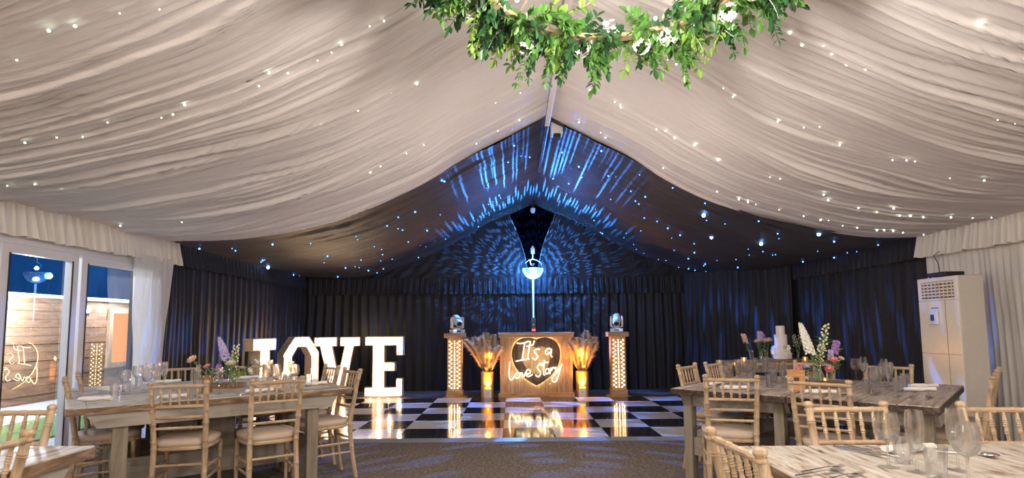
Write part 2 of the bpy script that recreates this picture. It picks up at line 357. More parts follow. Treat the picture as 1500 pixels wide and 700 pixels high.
# walls (solid backing sheets are the pleated linings themselves)
struct(sheet((XR,Y0),(XR,Y1),0.0,EAVE+.06,.028,.16,21).build('wall_right',M['white_drape'],angle=180))
struct(sheet((XR+.02,Y1-.02),(XR+.02,Y2),0.0,EAVE+.06,.035,.42,22).build('wall_right',M['black_drape'],angle=180))
struct(sheet((XL,Y2),(XL,6.62),0.0,EAVE+.06,.035,.34,23).build('wall_left',M['black_drape'],angle=180))
struct(sheet((XL,3.4),(XL,Y0),0.0,EAVE+.06,.028,.16,24).build('wall_left',M['white_drape'],angle=180))
struct(sheet((XL,Y0),(XR,Y0),0.0,lambda u:zp(u+XL-XC)+.05,.025,.2,25,per_m=25).build('wall_front',M['white_drape'],angle=180))
struct(sheet((XR,Y2),(XL,Y2),0.0,2.30,.030,.40,26,per_m=45,nz=10).build('wall_back',M['black_drape'],angle=180))
mb=MB(); mb.prism([(XL,2.1),(XR,2.1),(XR,2.40),(XC,4.0),(XL,2.40)],Y2+.07,Y2+.09); struct(mb.build('wall_back',M['painted_dark'],smooth=False))  # near-black sheet paints in the dark depth of the gable opening
# outer skins
mb=MB(); mb.box(XR+.12,XR+.16,Y0,Y2+.1,0,2.45); struct(mb.build('wall_right',M['dark'],smooth=False))
mb=MB(); mb.box(XL-.16,XL-.12,6.5,Y2+.1,0,2.45); mb.box(XL-.16,XL-.12,Y0,3.4,0,2.45); struct(mb.build('wall_left',M['dark'],smooth=False))
mb=MB(); mb.prism([(XL-.1,0),(XR+.1,0),(XR+.1,2.45),(XC,4.1),(XL-.1,2.45)],Y2+.1,Y2+.14); struct(mb.build('wall_back',M['dark'],smooth=False))

# valances
def valance(P0,P1,mat,label,seed,zt=2.335,zb=2.055,amp=.026):
    o=sheet(P0,P1,zb,zt,amp,.21,seed,per_m=90,nz=7,topgather=.75,flare=.035,hemwave=.010).build('valance',mat,angle=180)
    return tag(o,label,'valance')
valance((XL+.10,Y1+.10),(XL+.10,Y0),M['white_drape'],'gathered white fabric valance along the eave above the glass doors',31)
valance((XR-.10,Y0),(XR-.10,Y1),M['white_drape'],'gathered white fabric valance along the eave above the air conditioner',32)
valance((XL+.07,Y2-.1),(XL+.07,Y1+.0),M['black_drape'],'black fabric valance along the left eave beside the LOVE letters',33,amp=.012)
valance((XR-.07,Y1+.02),(XR-.07,10.1),M['black_drape'],'black fabric valance along the right eave behind the wedding cake',34,amp=.012)
valance((3.45,Y2-.10),(XL+.1,Y2-.10),M['black_drape'],'long black valance band across the back wall behind the mirror globe',35,zt=2.24,zb=1.92,amp=.010)
o=sheet((XR-.12,10.02),(3.45,11.36),0.0,2.30,.03,.22,36,nz=10).build('curtain',M['black_drape'],angle=180); tag(o,'black drape hung diagonally across the back right corner','curtain')
# gable drapes pulled apart under the ridge
def gable(side):
    def edge(z):                         # inner edge, a curve running down and inwards
        t=min(1,max(0,(3.54-z)/(3.54-2.2))); return (XC-.03)+side*(.47*(1-t)**1.7+.10*(t)**.6)
    outer=XL+.1 if side<0 else XR-.1; nu=90;nz=18; mb=MB(); g=pleat(40+side,[.5,.23,.12],[-.5,.6,.35])
    def P(i,j):
        t=i/nu; s=j/nz; xo=edge(2.2)+(outer-edge(2.2))*t
        ztop=min(zblack(edge(3.5)-XC if t<.02 else xo-XC,Y2-.1)+.01,3.56); ztop=max(ztop,2.26)
        z=2.2+(ztop-2.2)*s
        x=edge(z)+(outer-edge(2.2))*t if t<.15 else edge(2.2)+(outer-edge(2.2))*t+(edge(z)-edge(2.2))*max(0,1-(t-.15)/.35)
        return (x, Y2-.07-.022*g(x*1.0+z*.25)-.03*(1-t)*(1-s), z)
    mb.grid(P,nu,nz); lit_hem=MB(); lit_hem.tube([Vector(P(0,j))+Vector((0,-.012,0)) for j in range(nz+1)],.011,n=6); return mb,lit_hem
g_,h_=gable(-1); o=g_.build('gable_curtain',M['black_drape'],angle=180); h_.build('lit_hem',M['lit_hem'],o); tag(o,'black gable drape swept to the left of the opening under the ridge','curtain')
g_,h_=gable(1); o=g_.build('gable_curtain',M['black_drape'],angle=180); h_.build('lit_hem',M['lit_hem'],o); tag(o,'black gable drape swept to the right of the opening under the ridge','curtain')
# white tie-back curtain beside the doors, and the black strip behind it
def tied(p,t,u):
    k=.62+.38*t**1.5; c=6.46+.05*t; return Vector((p.x,c+(p.y-c)*k-.12*(1-t)**1.5,0))
o=sheet((XL+.13,6.80),(XL+.13,6.10),0.02,2.10,.028,.11,37,nz=14,shape=tied).build('curtain',M['sheer'],angle=180); tag(o,'sheer white curtain gathered beside the glass doors','curtain')

# glazed doors in the left wall
def door(name,ya,yb,handle):
    xo=XL+.02; fr=MB(); w=.085
    fr.box(xo-.05,xo+.02,ya,ya+w,0,2.0); fr.box(xo-.05,xo+.02,yb-w,yb,0,2.0); fr.box(xo-.05,xo+.02,ya+w,yb-w,1.92,2.0); fr.box(xo-.05,xo+.02,ya+w,yb-w,0,.12)
    f=struct(fr.build(name,M['upvc'],smooth=False,bevel=.006))
    g=MB(); g.add([(xo-.026,ya+w-.01,.11),(xo-.026,yb-w+.01,.11),(xo-.026,yb-w+.01,1.93),(xo-.026,ya+w-.01,1.93)],[(0,1,2,3)]); g.build('glass_pane',M['pane'],f,smooth=False)
    gs=MB()
    for a,b,c,d in ((ya+w-.012,ya+w,.12,1.92),(yb-w,yb-w+.012,.12,1.92)): gs.box(xo+.02,xo+.026,a,b,c,d)
    gs.build('gasket',M['dark'],f,smooth=False)
    if handle:
        h=MB(); h.box(xo+.02,xo+.05,yb-.055,yb-.03,.92,1.14); h.box(xo+.05,xo+.065,yb-.14,yb-.03,1.04,1.065); h.build('handle',M['steel'],f,bevel=.004)
door('door_1',4.62,5.46,False); door('door_2',5.50,6.62,False); door('door_3',3.4,4.58,False)
mb=MB(); mb.box(XL-.06,XL+.03,3.4,6.62,2.0,2.45); struct(mb.build('trim_3',M['upvc'],smooth=False))

# outside the doors
mb=MB(); mb.box(-14,XL-.17,-4,18,-.07,-.03); struct(mb.build('ground',M['patio'],smooth=False))
mb=MB(); mb.box(-6.9,-5.6,2.2,16,-.03,-.01); tag(mb.build('lawn',M['grass'],smooth=False),'strip of green lawn outside the glass doors','lawn')
cab=thing('cabin','timber-clad cabin lit by wall lamps outside the glass doors','cabin',(-8.6,9.3,-.03))
c=MB()
for k in range(13):
    z=.0+k*.15; c.box(-.04,.02+.012*(k%2),-6,6,z,z+.145)
c.build('cladding',M['cabin'],cab,smooth=False)
c=MB(); c.box(-.5,.22,-6.1,6.1,1.88,1.94); c.build('eaves_board',M['upvc'],cab,smooth=False)
w=MB(); y0,y1=2.85,3.55
w.box(.03,.10,y0-.1,y0,.5,1.75); w.box(.03,.10,y1,y1+.1,.5,1.75); w.box(.03,.10,y0,y1,1.65,1.75); w.box(.03,.10,y0,y1,.5,.6); wf=w.build('window_frame',M['rustic'],cab,smooth=False)
w=MB(); w.box(.035,.05,y0,y1,.6,1.65); w.build('lit_pane',M['out_window'],wf,smooth=False)
for yy in (-2.2,.1,2.0):
    l=MB(); l.box(.04,.16,yy-.06,yy+.06,1.58,1.80); lo=l.build('wall_lamp',M['dark'],cab,smooth=False)
    l=MB(); l.ball((.16,yy,1.70),.07); l.build('lamp_globe',M['out_lamp'],lo)

# ------------------------------------------------------------------ dance floor
df=thing('dance_floor','glossy black and white chequered dance floor in front of the wooden bar','dance floor',(0,6.5,0))
TX0,T=-.12,.597; NXa,NXb,NYr=-6,7,6
mb=MB()
for i in range(NXa,NXb):
    for j in range(NYr):
        x=TX0+i*T; y=j*T+.0; mb.box(x+.0012,x+T-.0012,y+.0012,y+T-.0012,.004,.03,mi=((i+j)%2==0)*1)
mb.build('chequered_tiles',[M['tile_w'],M['tile_k']],df,smooth=False)
xa,xb=TX0+NXa*T,TX0+NXb*T; yb=NYr*T; e=.09
mb=MB()
for k in range(NXa,NXb,2):
    x0=TX0+k*T+.002; x1=min(xb,TX0+(k+2)*T)-.002
    mb.add([(x0,-e,.001),(x1,-e,.001),(x1,0,.001),(x0,0,.001),(x1,0,.029),(x0,0,.029),(x1,-e,.006),(x0,-e,.006)],[(7,6,4,5),(0,1,6,7),(0,7,5,3),(1,2,4,6),(0,3,2,1),(3,5,4,2)])
    mb.add([(x0,yb+e,.001),(x1,yb+e,.001),(x1,yb,.001),(x0,yb,.001),(x1,yb,.029),(x0,yb,.029),(x1,yb+e,.006),(x0,yb+e,.006)],[(7,5,4,6),(0,7,6,1),(0,3,5,7),(1,6,4,2),(0,1,2,3),(3,2,4,5)])
for x,s in ((xa,-1),(xb,1)):
    mb.add([(x,0,.001),(x,yb,.001),(x,yb,.029),(x,0,.029),(x+s*e,-e,.004),(x+s*e,yb+e,.004)],[(3,2,5,4),(0,3,4),(1,5,2),(0,1,2,3),(0,4,5,1)])
mb.build('edge_ramp',M['ramp_grey'],df,smooth=False)

# ------------------------------------------------------------------ lights in the roof
def bulbobj(name,mat,p,r,parent,cache={}):
    k=(mat.name)
    if k not in cache:
        b=MB(); b.ball((0,0,0),1,n=8,m=6); o=b.build(name,mat,parent); cache[k]=o.data
    else:
        o=bpy.data.objects.new(name,cache[k]); COL.objects.link(o); o.parent=parent
    o.location=p; o.scale=(r,r,r); return o
FL={(-1,0):[(-1.74,6.41),(-.4,6.45),(-2.3,6.42)],(-1,1):[(-1.83,5.55),(-1.76,5.61),(-1.42,5.62),(-1.31,5.59),(-1.05,5.58),(-0.88,5.6),(-3.9,5.6),(-3.3,5.62),(-2.9,5.58)],
(-1,2):[(-3.63,4.02),(-3.45,4.04),(-3.47,4.21),(-3.36,4.18),(-3.27,4.19),(-3.18,4.2),(-2.99,4.2),(-2.91,4.21),(-2.73,4.21),(-2.54,4.23),(-2.44,4.24),(-2.24,4.23),(-2.16,4.25),(-1.99,4.24),(-1.89,4.24),(-1.62,4.16),(-1.44,4.2),(-1.18,4.26),(-0.92,4.25),(-0.74,4.35)],
(-1,3):[(-2.91,3.32),(-2.73,3.33),(-2.62,3.39),(-2.4,3.29),(-2.15,3.4),(-2.08,3.4),(-1.97,3.33),(-1.56,3.41),(-1.46,3.32),(-1.38,3.4),(-1.2,3.41),(-1.11,3.4),(-1.04,3.37),(-0.86,3.34),(-0.78,3.37)],
(-1,4):[(-2.3,2.55),(-2.05,2.42),(-1.95,2.44),(-1.76,2.45),(-1.62,2.51)],
(1,0):[(1.12,6.55),(1.78,6.52),(2.38,6.47),(2.62,6.45),(2.72,6.44),(2.81,6.44),(3.05,6.39),(3.33,6.4),(3.52,6.4),(3.59,6.36),(3.81,6.47),(3.97,6.46),(4.2,6.47),(4.27,6.45),(4.36,6.43),(4.52,6.5),(4.85,6.63),(4.96,6.46)],
(1,1):[(0.85,5.51),(1.12,5.61),(1.5,5.69),(1.57,5.62),(1.67,5.65),(1.84,5.56),(2.1,5.64),(2.57,5.54),(2.65,5.5),(3.11,5.57),(3.22,5.69),(3.54,5.72),(3.74,5.74),(3.77,5.53),(3.97,5.74),(4.05,5.7),(4.18,5.7),(4.39,5.61),(4.59,5.59),(4.75,5.56)],
(1,2):[(1.27,4.42),(1.34,4.42),(1.7,4.39),(1.79,4.43),(2.16,4.47),(2.33,4.4),(2.4,4.3),(2.64,4.46),(3.05,4.45),(3.12,4.39),(3.17,4.37),(3.56,4.53),(3.77,4.45)],
(1,3):[(1.77,3.45),(1.87,3.5),(1.96,3.42),(2.03,3.45),(2.14,3.49),(2.24,3.46),(2.66,3.47),(3.1,3.52),(3.2,3.51)],(1,4):[(2.41,2.79),(2.9,2.75)]}
FLN=['nearest the black lining','second from the black lining','third from the black lining','fourth from the black lining','beside the foliage hoop']
for (sd,row),pts in FL.items():
    t=thing('fairy_light_string','white fairy light string on the %s roof slope, %s'%('left' if sd<0 else 'right',FLN[row]),'fairy lights',(XC+sd*1.2,pts[0][1],3.2),group='white fairy light strings behind the roof lining')
    pts=list(pts)+[(XC+sd*d,pts[-1][1]+.05*rnd.uniform(-1,1)) for d in ((.35,.6) if row<3 else ())]
    for x,y in pts:
        bulbobj('bulb',M['bulb_fairy'],(x-t.location.x,y-t.location.y,zp(x-XC)-.035-t.location.z),rnd.choice((.005,.006,.008,.010))*(.9 if row<2 else .7),t)
ST=[(-4.04,9.37,1),(-3.65,7.45),(-4.0,7.22),(-3.09,7.28),(-2.72,7.62),(-2.18,7.88),(-3.04,9.15),(-2.83,8.67),(-2.21,9.65),(-2.35,10.12),(-2.13,9.23),(-2.16,8.86),(-4.1,10.63),(-4.05,10.79),(-2.76,10.22),(-2.73,10.76),(-2.68,11.24),(-1.67,8.26),(-2.79,10.06),(-0.87,7.0),(-1.64,8.45),(-1.14,7.39),(-0.85,7.1),(2.56,7.48,1),(2.98,8.4,1),(3.56,8.05,1),(4.68,10.57,1),(4.8,11.1),(3.82,7.0,1),(2.86,7.53),(3.08,7.0),(3.59,7.57),(3.57,8.52),(3.77,8.47),(4.01,8.59),(4.8,7.39),(4.9,8.02),(4.83,8.13),(4.17,7.29),(4.35,8.03),(4.95,8.68),(2.94,9.09),(2.87,9.98),(3.13,9.68),(3.56,9.81),(3.74,9.43),(4.49,10.63),(3.49,11.2),(3.33,11.3),(3.61,11.17),(3.8,11.09),(3.54,10.36),(3.21,10.28),(2.44,11.06),(2.9,11.19),(3.01,11.04),(1.87,8.23),(2.07,8.76),(2.42,7.0),(2.01,6.96),(1.64,7.12),(1.14,7.01)]
rs=random.Random(5)
for sd in (-1,1):
    t=thing('star_light_net','net of blue pinpoint star lights over the %s slope of the black lining'%('left' if sd<0 else 'right'),'star lights',(XC+sd*1.5,9,3),group='blue star lights on the black lining')
    pts=[p for p in ST if (p[0]-XC)*sd>0]
    while len(pts)<(58 if sd<0 else 74):
        d=rs.uniform(.15,2.2) if rs.random()<.7 else rs.uniform(2.2,4.4); y=rs.uniform(7.2,11.3)
        pts.append((XC+sd*d,y))
    for p in pts:
        big=len(p)>2
        z=zblack(p[0]-XC,p[1])-.03
        bulbobj('star',M['bulb_blue_big' if big else 'bulb_blue'],(p[0]-t.location.x,p[1]-9,z-3),.024 if big else rs.choice((.005,.006,.008,.011)),t)
# ------------------------------------------------------------------ chiavari chairs
def smooth(a,b,n): return [a+(b-a)*i/n for i in range(n+1)]
def ringed(pts,r,rings,rr,w=.007):
    """resample a polyline and raise bamboo-like turned rings at the given fractions"""
    P=[Vector(p) for p in pts]; S=[0]
    for i in range(1,len(P)): S.append(S[-1]+(P[i]-P[i-1]).length)
    L=S[-1]; ks={0.0,L}|set(S)
    for f in rings:
        c=f*L
        for dd in (-w*1.4,-w*.7,0,w*.7,w*1.4): ks.add(min(L,max(0,c+dd)))
    ks=sorted(ks); out=[];rad=[]
    for s in ks:
        i=0
        while i<len(S)-2 and s>S[i+1]: i+=1
        t=(s-S[i])/max(1e-9,S[i+1]-S[i]); out.append(P[i].lerp(P[i+1],min(1,max(0,t))))
        base=r(s/L) if callable(r) else r
        q=0
        for f in rings:
            dx=abs(s-f*L)
            if dx<w*.35: q=max(q,-.35)if q==0 else q
            elif dx<w: q=1
        rad.append(base+rr*q)
    return out,rad
def bx_(s,z): return s*(.160+.013*max(0,(z-.45)/.465)+.006*max(0,(.45-z)/.45))
def by_(z): return -.185-.085*max(0,(z-.45)/.465)**1.2-.06*max(0,(.45-z)/.45)**1.6
def make_chair():
    t=thing('chiavari_chair','x','chair',(0,0,0))
    for s in (-1,1):
        pts=[(bx_(s,z),by_(z),z) for z in smooth(0,.885,14)]
        p,r=ringed(pts,lambda f:.0165+.003*math.sin(PI*min(1,f*1.1)),[.30,.50,.56,.70,.80,.93],.0035)
        mb=MB(); mb.tube(p,r,n=10)
        kx,ky=bx_(s,.90),by_(.90)
        mb.lathe([(.0165,-.015),(.019,-.012),(.019,-.006),(.015,-.003),(.0155,.003),(.021,.010),(.0215,.017),(.017,.026),(.008,.0305),(0,.031)],n=10,M=Matrix.Translation((kx,ky,.885)))
        mb.build('back_post',M['lime_z'],t)
        p,r=ringed([(s*.180,.165,.43),(s*.184,.175,.0)],lambda f:.0175-.005*f,[.18,.55,.85],.003)
        mb=MB(); mb.tube(p,r,n=10); mb.build('leg',M['lime_z'],t)
    def rail(z,r,name,rings):
        p,q=ringed([(-bx_(1,z),by_(z),z),(bx_(1,z),by_(z),z)],r,rings,.0025); mb=MB(); mb.tube(p,q,n=9); return mb.build(name,M['lime_x'],t)
    rail(.876,.0125,'top_rail',[.17,.38,.62,.83]); rail(.735,.011,'back_rail',[.2,.5,.8])
    rail(.660,.0095,'back_rail',[.3,.7]); rail(.585,.0095,'back_rail',[.3,.7])
    rail(.33,.0095,'stretcher',[.5])
    for k in range(5):
        f=(k+1)/6*2-1; x=lambda z:bx_(1,z)*f
        p,r=ringed([(x(.735),by_(.735),.735),(x(.876),by_(.876)+.002,.876)],lambda u:.0085-.0015*abs(2*u-1),[.32,.55,.68],.0028,w=.006)
        mb=MB(); mb.tube(p,r,n=8); mb.build('spindle',M['lime_z'],t)
    for s in (-1,1):
        for z in (.22,.30):
            mb=MB(); p,r=ringed([(s*.163,by_(z),z),(s*.182,.170,z)],.009,[.35,.65],.0022); mb.tube(p,r,n=8); mb.build('stretcher',M['lime_x'],t)
    mb=MB(); p,r=ringed([(-.182,.17,.26),(.182,.17,.26)],.009,[.3,.7],.0022); mb.tube(p,r,n=8); mb.build('stretcher',M['lime_x'],t)
    def outline(k,n=40):
        out=[]
        for i in range(n):
            a=2*PI*i/n; c,s=math.cos(a),math.sin(a); e=.55
            x=math.copysign(abs(c)**e,c); y=math.copysign(abs(s)**e,s)
            w=(.185+.022*(y+1)/2)*k; out.append((x*w,.012+y*.205*k))
        return out
    mb=MB(); mb.slab(outline(1.0),.425,.452); mb.build('seat_frame',M['lime_x'],t,bevel=.008)
    # cushion: domed
    rings=[(.95,.452),(1.0,.462),(1.015,.478),(.98,.494),(.86,.503),(.6,.508),(.3,.510)]
    mb=MB(); n=40; vs=[];fs=[]
    for k,z in rings: vs+=[(x,y,z) for x,y in outline(k)]
    for i in range(len(rings)-1):
        for k in range(n): fs.append((i*n+k,i*n+(k+1)%n,(i+1)*n+(k+1)%n,(i+1)*n+k))
    vs.append((0,.012,.5105)); c=len(vs)-1
    for k in range(n): fs.append(((len(rings)-1)*n+k,(len(rings)-1)*n+(k+1)%n,c))
    mb.add(vs,fs); mb.build('seat_cushion',M['pad'],t,angle=80)
    return t
chair0=make_chair(); used=[False]
def chair(mid,face,label,group):
    """mid = mid-point between the two knobs, face = direction in which the sitter looks"""
    f=Vector((face[0],face[1])).normalized(); o=Vector(mid)+f*.268; rz=math.atan2(-f.x,f.y)
    if not used[0]: c=chair0; used[0]=True; c.location=(o.x,o.y,0); c.rotation_euler=(0,0,rz); c['label']=label; c['group']=group
    else: c=dup(chair0,(o.x,o.y,0),rz,label,group)
    return c
uL,vL=(.788,.616),(-.616,.788); uR,vR=(.739,-.674),(.674,.739)
neg=lambda a:(-a[0],-a[1])
def rotv(a,deg):
    c,s=math.cos(R_(deg)),math.sin(R_(deg)); return (a[0]*c-a[1]*s,a[0]*s+a[1]*c)
GL,GR='chiavari chairs around the left banquet table','chiavari chairs around the right banquet table'
W='limewashed chiavari chair '
chair((-2.30,3.965),(-.26,.966),W+'back to us at the front of the left table, nearer the window',GL)
chair((-1.715,4.20),(-.58,.81),W+'back to us at the left table front, nearer the dance floor',GL)
chair((-3.34,4.29),uL,W+'edge-on at the window end of the left table, nearer us',GL)
chair((-3.63,4.80),uL,W+'edge-on at the window end of the left table, further from us',GL)
chair((-3.27,5.62),neg(vL),W+'behind the left table, nearer the white curtain',GL)
chair((-2.70,5.92),neg(vL),W+'behind the left table, nearer the letter L',GL)
chair((-1.43,5.13),neg(uL),W+'side-on at the left table by the dance floor, nearer us',GL)
chair((-1.76,5.60),neg(uL),W+'side-on at the left table by the dance floor, further from us',GL)
chair((1.55,4.09),(.28,.96),W+'back to us at the front left of the right table',GR)
chair((1.99,3.75),vR,W+'back to us at the front of the right table beneath the flowers',GR)
chair((1.61,5.32),uR,W+'at the leftmost corner of the right table by the dance floor',GR)
chair((1.965,5.64),uR,W+'second along the dance floor side of the right table',GR)
chair((2.93,5.58),neg(vR),W+'behind the right table, in front of the cake table',GR)
chair((3.33,5.10),neg(vR),W+'behind the right table, against the black curtain by the wine glasses',GR)
chair((3.33,3.98),neg(uR),W+'edge-on at the right table below the air conditioner, nearer us',GR)
chair((3.80,4.50),neg(uR),W+'edge-on at the right table below the air conditioner, further from us',GR)
GF='chiavari chairs at the two foreground tables'
chair((-1.735,1.92),rotv((-1,0),4),W+'at the right edge of the cropped table in the bottom left corner',GF)
chair((-2.385,2.775),(0,-1),W+'facing us behind the cropped table in the bottom left corner',GF)
chair((.70,1.855),rotv((1,0),4),W+'large in front at the left edge of the bottom right table',GF)
chair((1.53,2.66),(0,-1),W+'facing us behind the bottom right table, left of the wine glasses',GF)
chair((2.20,2.61),rotv((0,-1),-4),W+'facing us behind the bottom right table, right of the wine glasses',GF)

# ------------------------------------------------------------------ farmhouse tables (local x along the planks)
def table(name,label,loc,rz,L,Wd,top,inset=.30,panel=False,shelf=True,group=None,h=.77,ends=True,planks=4,legs=None):
    t=thing(name,label,'table',(loc[0],loc[1],0),rz,group)
    r=random.Random(int(L*100+loc[0]*10)); mb=MB(); pw=Wd/planks; eb=.11 if ends else 0
    for k in range(planks):
        y=-Wd/2+k*pw; dz=r.uniform(-.0015,.0015); jit=r.uniform(-.006,.006)
        mb.box(-L/2+eb+.002,L/2-eb-.002,y+.004,y+pw-.004,h-.042,h+dz)
    if ends:
        for s in (-1,1): mb.box(s*L/2-(eb if s>0 else 0),s*L/2+(eb if s<0 else 0),-Wd/2+.001,Wd/2-.001,h-.042,h+.001)
    mb.build('tabletop',top,t,smooth=False,bevel=.004)
    mb=MB(); e=.004
    for s in (-1,1): mb.box(-L/2-e*0+.003,L/2-.003,s*(Wd/2)-(.003 if s>0 else -.0),s*(Wd/2)+(.003 if s<0 else .0)+s*.002,h-.048,h-.006)
    for s in (-1,1): mb.box(s*L/2-(.003 if s>0 else 0)+s*.002,s*L/2+(.003 if s<0 else 0)+s*.002,-Wd/2,Wd/2,h-.048,h-.006)
    mb.build('plank_edge',M['edge_dark'] if top is M['table_top_r'] else M['table_edge'],t,smooth=False)
    a=L/2-.10; b=L/2-.17
    for s in (-1,1):
        mb=MB(); y=s*(Wd/2-.035); mb.prism([(-a,h-.043),(a,h-.043),(b,h-.145),(-b,h-.145)],y-.014,y+.014); mb.build('apron',M['table_paint'],t,smooth=False,bevel=.002)
    for s in (-1,1):
        mb=MB(); mb.box(s*(L/2-inset)-.014,s*(L/2-inset)+.014,-Wd/2+.05,Wd/2-.05,h-.145,h-.043); mb.build('cross_brace',M['table_paint'],t,smooth=False)
    for sx in (-1,1):
        for sy in (-1,1):
            x=sx*(L/2-inset); y=sy*(Wd/2-.085); mb=MB(); mb.box(x-.045,x+.045,y-.035,y+.035,0,h-.043); mb.build('leg',M['table_paint_z'],t,smooth=False,bevel=.004)
    if shelf:
        for sx in (-1,1):
            mb=MB(); x=sx*(L/2-inset); mb.box(x-.02,x+.02,-Wd/2+.12,Wd/2-.12,.24,.38); mb.build('stretcher',M['table_paint'],t,smooth=False,bevel=.003)
        mb=MB(); mb.box(-L/2+inset+.02,L/2-inset-.02,-.02,.02,.16,.34); mb.build('stretcher',M['table_paint'],t,smooth=False,bevel=.003)
    if panel:
        mb=MB()
        for x0,x1 in ((-.38,-.13),(-.10,.14)): mb.box(x0,x1,-.018,.018,.34,h-.05)
        mb.build('panel',M['table_paint_z'],t,smooth=False,bevel=.003)
    return t
LA=Vector((-2.83,3.65)); u=Vector(uL); v=Vector(vL); LLn,LW=1.885,.835
ang=math.atan2(u.y,u.x)
c=LA+u*LLn/2+v*LW/2; table('banquet_table','distressed white plank banquet table on the left, front half of a pair pushed together',c,ang,LLn,LW-.004,M['table_top'],panel=True,group='pair of rustic tables on the left')
c=LA+u*LLn/2+v*LW*1.5; table('banquet_table','distressed white plank banquet table on the left, rear half of a pair pushed together',c,ang,LLn,LW-.004,M['table_top'],panel=True,group='pair of rustic tables on the left')
RA=Vector((1.256,4.60)); ur=Vector(uR); vr=Vector(vR); angr=math.atan2(vr.y,vr.x); RL,RW=1.58,.866
c=RA+vr*RL/2+ur*RW/2; table('banquet_table','weathered brown plank banquet table on the right, left half of a pair pushed together',c,angr,RL,RW-.004,M['table_top_r'],inset=.15,ends=False,group='pair of rustic tables on the right')
c=RA+vr*RL/2+ur*RW*1.5; table('banquet_table','weathered brown plank banquet table on the right, right half of a pair pushed together',c,angr,RL,RW-.004,M['table_top_r'],inset=.15,ends=False,group='pair of rustic tables on the right')
table('foreground_table','distressed white plank table cropped in the bottom left corner',(-2.41,1.62),PI/2,1.8,1.2,M['table_top'],inset=.25,shelf=False,planks=5,ends=False)
table('foreground_table','distressed white plank table in the bottom right corner with large wine glasses',(1.80,1.56),PI/2,1.70,1.76,M['table_top'],inset=.25,shelf=False,planks=6,ends=False)

# cake table at the back right
ct=thing('cake_table','small rustic table under the wedding cake by the black curtain','table',(3.43,7.70,0))
mb=MB()
for k in range(4): mb.box(-.60,.60,-.30+k*.15+.002,-.30+(k+1)*.15-.002,.74,.778)
mb.build('tabletop',M['lime_x'],ct,smooth=False,bevel=.003)
mb=MB(); mb.box(-.52,.52,-.27,-.245,.65,.74); mb.box(-.52,.52,.245,.27,.65,.74); mb.build('apron',M['table_paint_z'],ct,smooth=False)
for sx in (-1,1):
    for sy in (-1,1):
        mb=MB(); mb.box(sx*.46-.06,sx*.46+.06,sy*.22-.035,sy*.22+.035,0,.74); mb.build('leg',M['lime_z'],ct,smooth=False,bevel=.004)

# ------------------------------------------------------------------ wedding cake
ws=MB(); ws.lathe([(0,0),(.235,0),(.245,.012),(.24,.035),(0,.035)],n=36); o=ws.build('cake_board',M['slice']); o.location=(3.57,7.62,.778); tag(o,'round dark wooden slab under the white wedding cake','cake board')
ck=thing('wedding_cake','three tier white wedding cake with a draped sash on the bottom tier','cake',(3.57,7.62,.8132))
for k,(r,z0,z1) in enumerate(((.108,0,.17),(.080,.17,.32),(.056,.32,.435))):
    mb=MB(); mb.lathe([(0,z0),(r,z0),(r,z1-.008),(r-.003,z1-.002),(r-.009,z1),(0,z1)],n=40); mb.build('tier',M['icing'],ck)
mb=MB(); n=60
def P(i,j):
    a=2*PI*i/n; w=.012*math.sin(a*9+j)+.006*math.sin(a*17)
    zc=.06+.055*math.cos(a+2.6); return ((.112+w*(.2+.15*j)+.010)*math.cos(a),(.112+w*(.2+.15*j)+.010)*math.sin(a),zc-.05+j*.022+.01*math.sin(a*7+j))
mb.grid(P,n,4); mb.build('sash',M['petal_white'],ck)
mb=MB()
rr=random.Random(3)
for k in range(26):
    a=rr.uniform(0,2*PI); mb.leaf((.03+.012*math.cos(a)-.02,-.128+.01*rr.random(),.145+.012*math.sin(a)),(math.cos(a)*.8,-.7,math.sin(a)*.8),(0,-1,.3),.045,.04,.5)
mb.build('sugar_flower',M['petal_white'],ck)

# ------------------------------------------------------------------ air conditioner
ac=thing('air_conditioner','tall cream floor-standing air conditioner against the right wall','air conditioner',(4.45,5.68,0))
D,Wd,Hh=.27,.55,1.745     # depth along +x, width along +y
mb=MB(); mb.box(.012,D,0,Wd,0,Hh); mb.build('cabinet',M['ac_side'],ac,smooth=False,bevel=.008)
mb=MB()   # front skin with a window for the louvres
mb.box(0,.012,0,Wd,.95,1.50); mb.box(0,.012,0,Wd,.06,.62); mb.box(0,.012,0,Wd,.623,.947)
mb.box(0,.012,0,.045,1.503,Hh-.004); mb.box(0,.012,Wd-.045,Wd,1.503,Hh-.004); mb.box(0,.012,.045,Wd-.045,1.70,Hh-.004); mb.box(0,.012,.045,Wd-.045,1.503,1.525)
mb.build('front_panel',M['ac_body'],ac,smooth=False,bevel=.002)
lg=MB(); lg.box(.0115,.0125,.045,Wd-.045,1.525,1.70); lgo=lg.build('outlet_recess',M['dark_recess'],ac,smooth=False)
for k in range(5):
    z=1.545+k*.034; mb=MB(); mb.add([(-.004,.045,z-.006),(-.004,Wd-.045,z-.006),(.011,Wd-.045,z+.010),(.011,.045,z+.010),(-.004,.045,z-.001),(-.004,Wd-.045,z-.001),(.011,Wd-.045,z+.015),(.011,.045,z+.015)],[(0,3,2,1),(4,5,6,7),(0,1,5,4),(1,2,6,5),(2,3,7,6),(3,0,4,7)]); mb.build('louvre',M['ac_body'],ac,smooth=False)
mb=MB()
for k in range(8): y=.08+k*.055; mb.box(.004,.0112,y,y+.006,1.53,1.698)
mb.build('vane',M['ac_body'],ac,smooth=False)
mb=MB(); mb.box(-.002,.0005,.17,.173,.62,1.50); mb.build('door_seam',M['dark_recess'],ac,smooth=False)
cp=MB(); cp.box(-.022,0,.27,.40,1.25,1.40); cpo=cp.build('control_panel',M['white_plastic'],ac,smooth=False,bevel=.008)
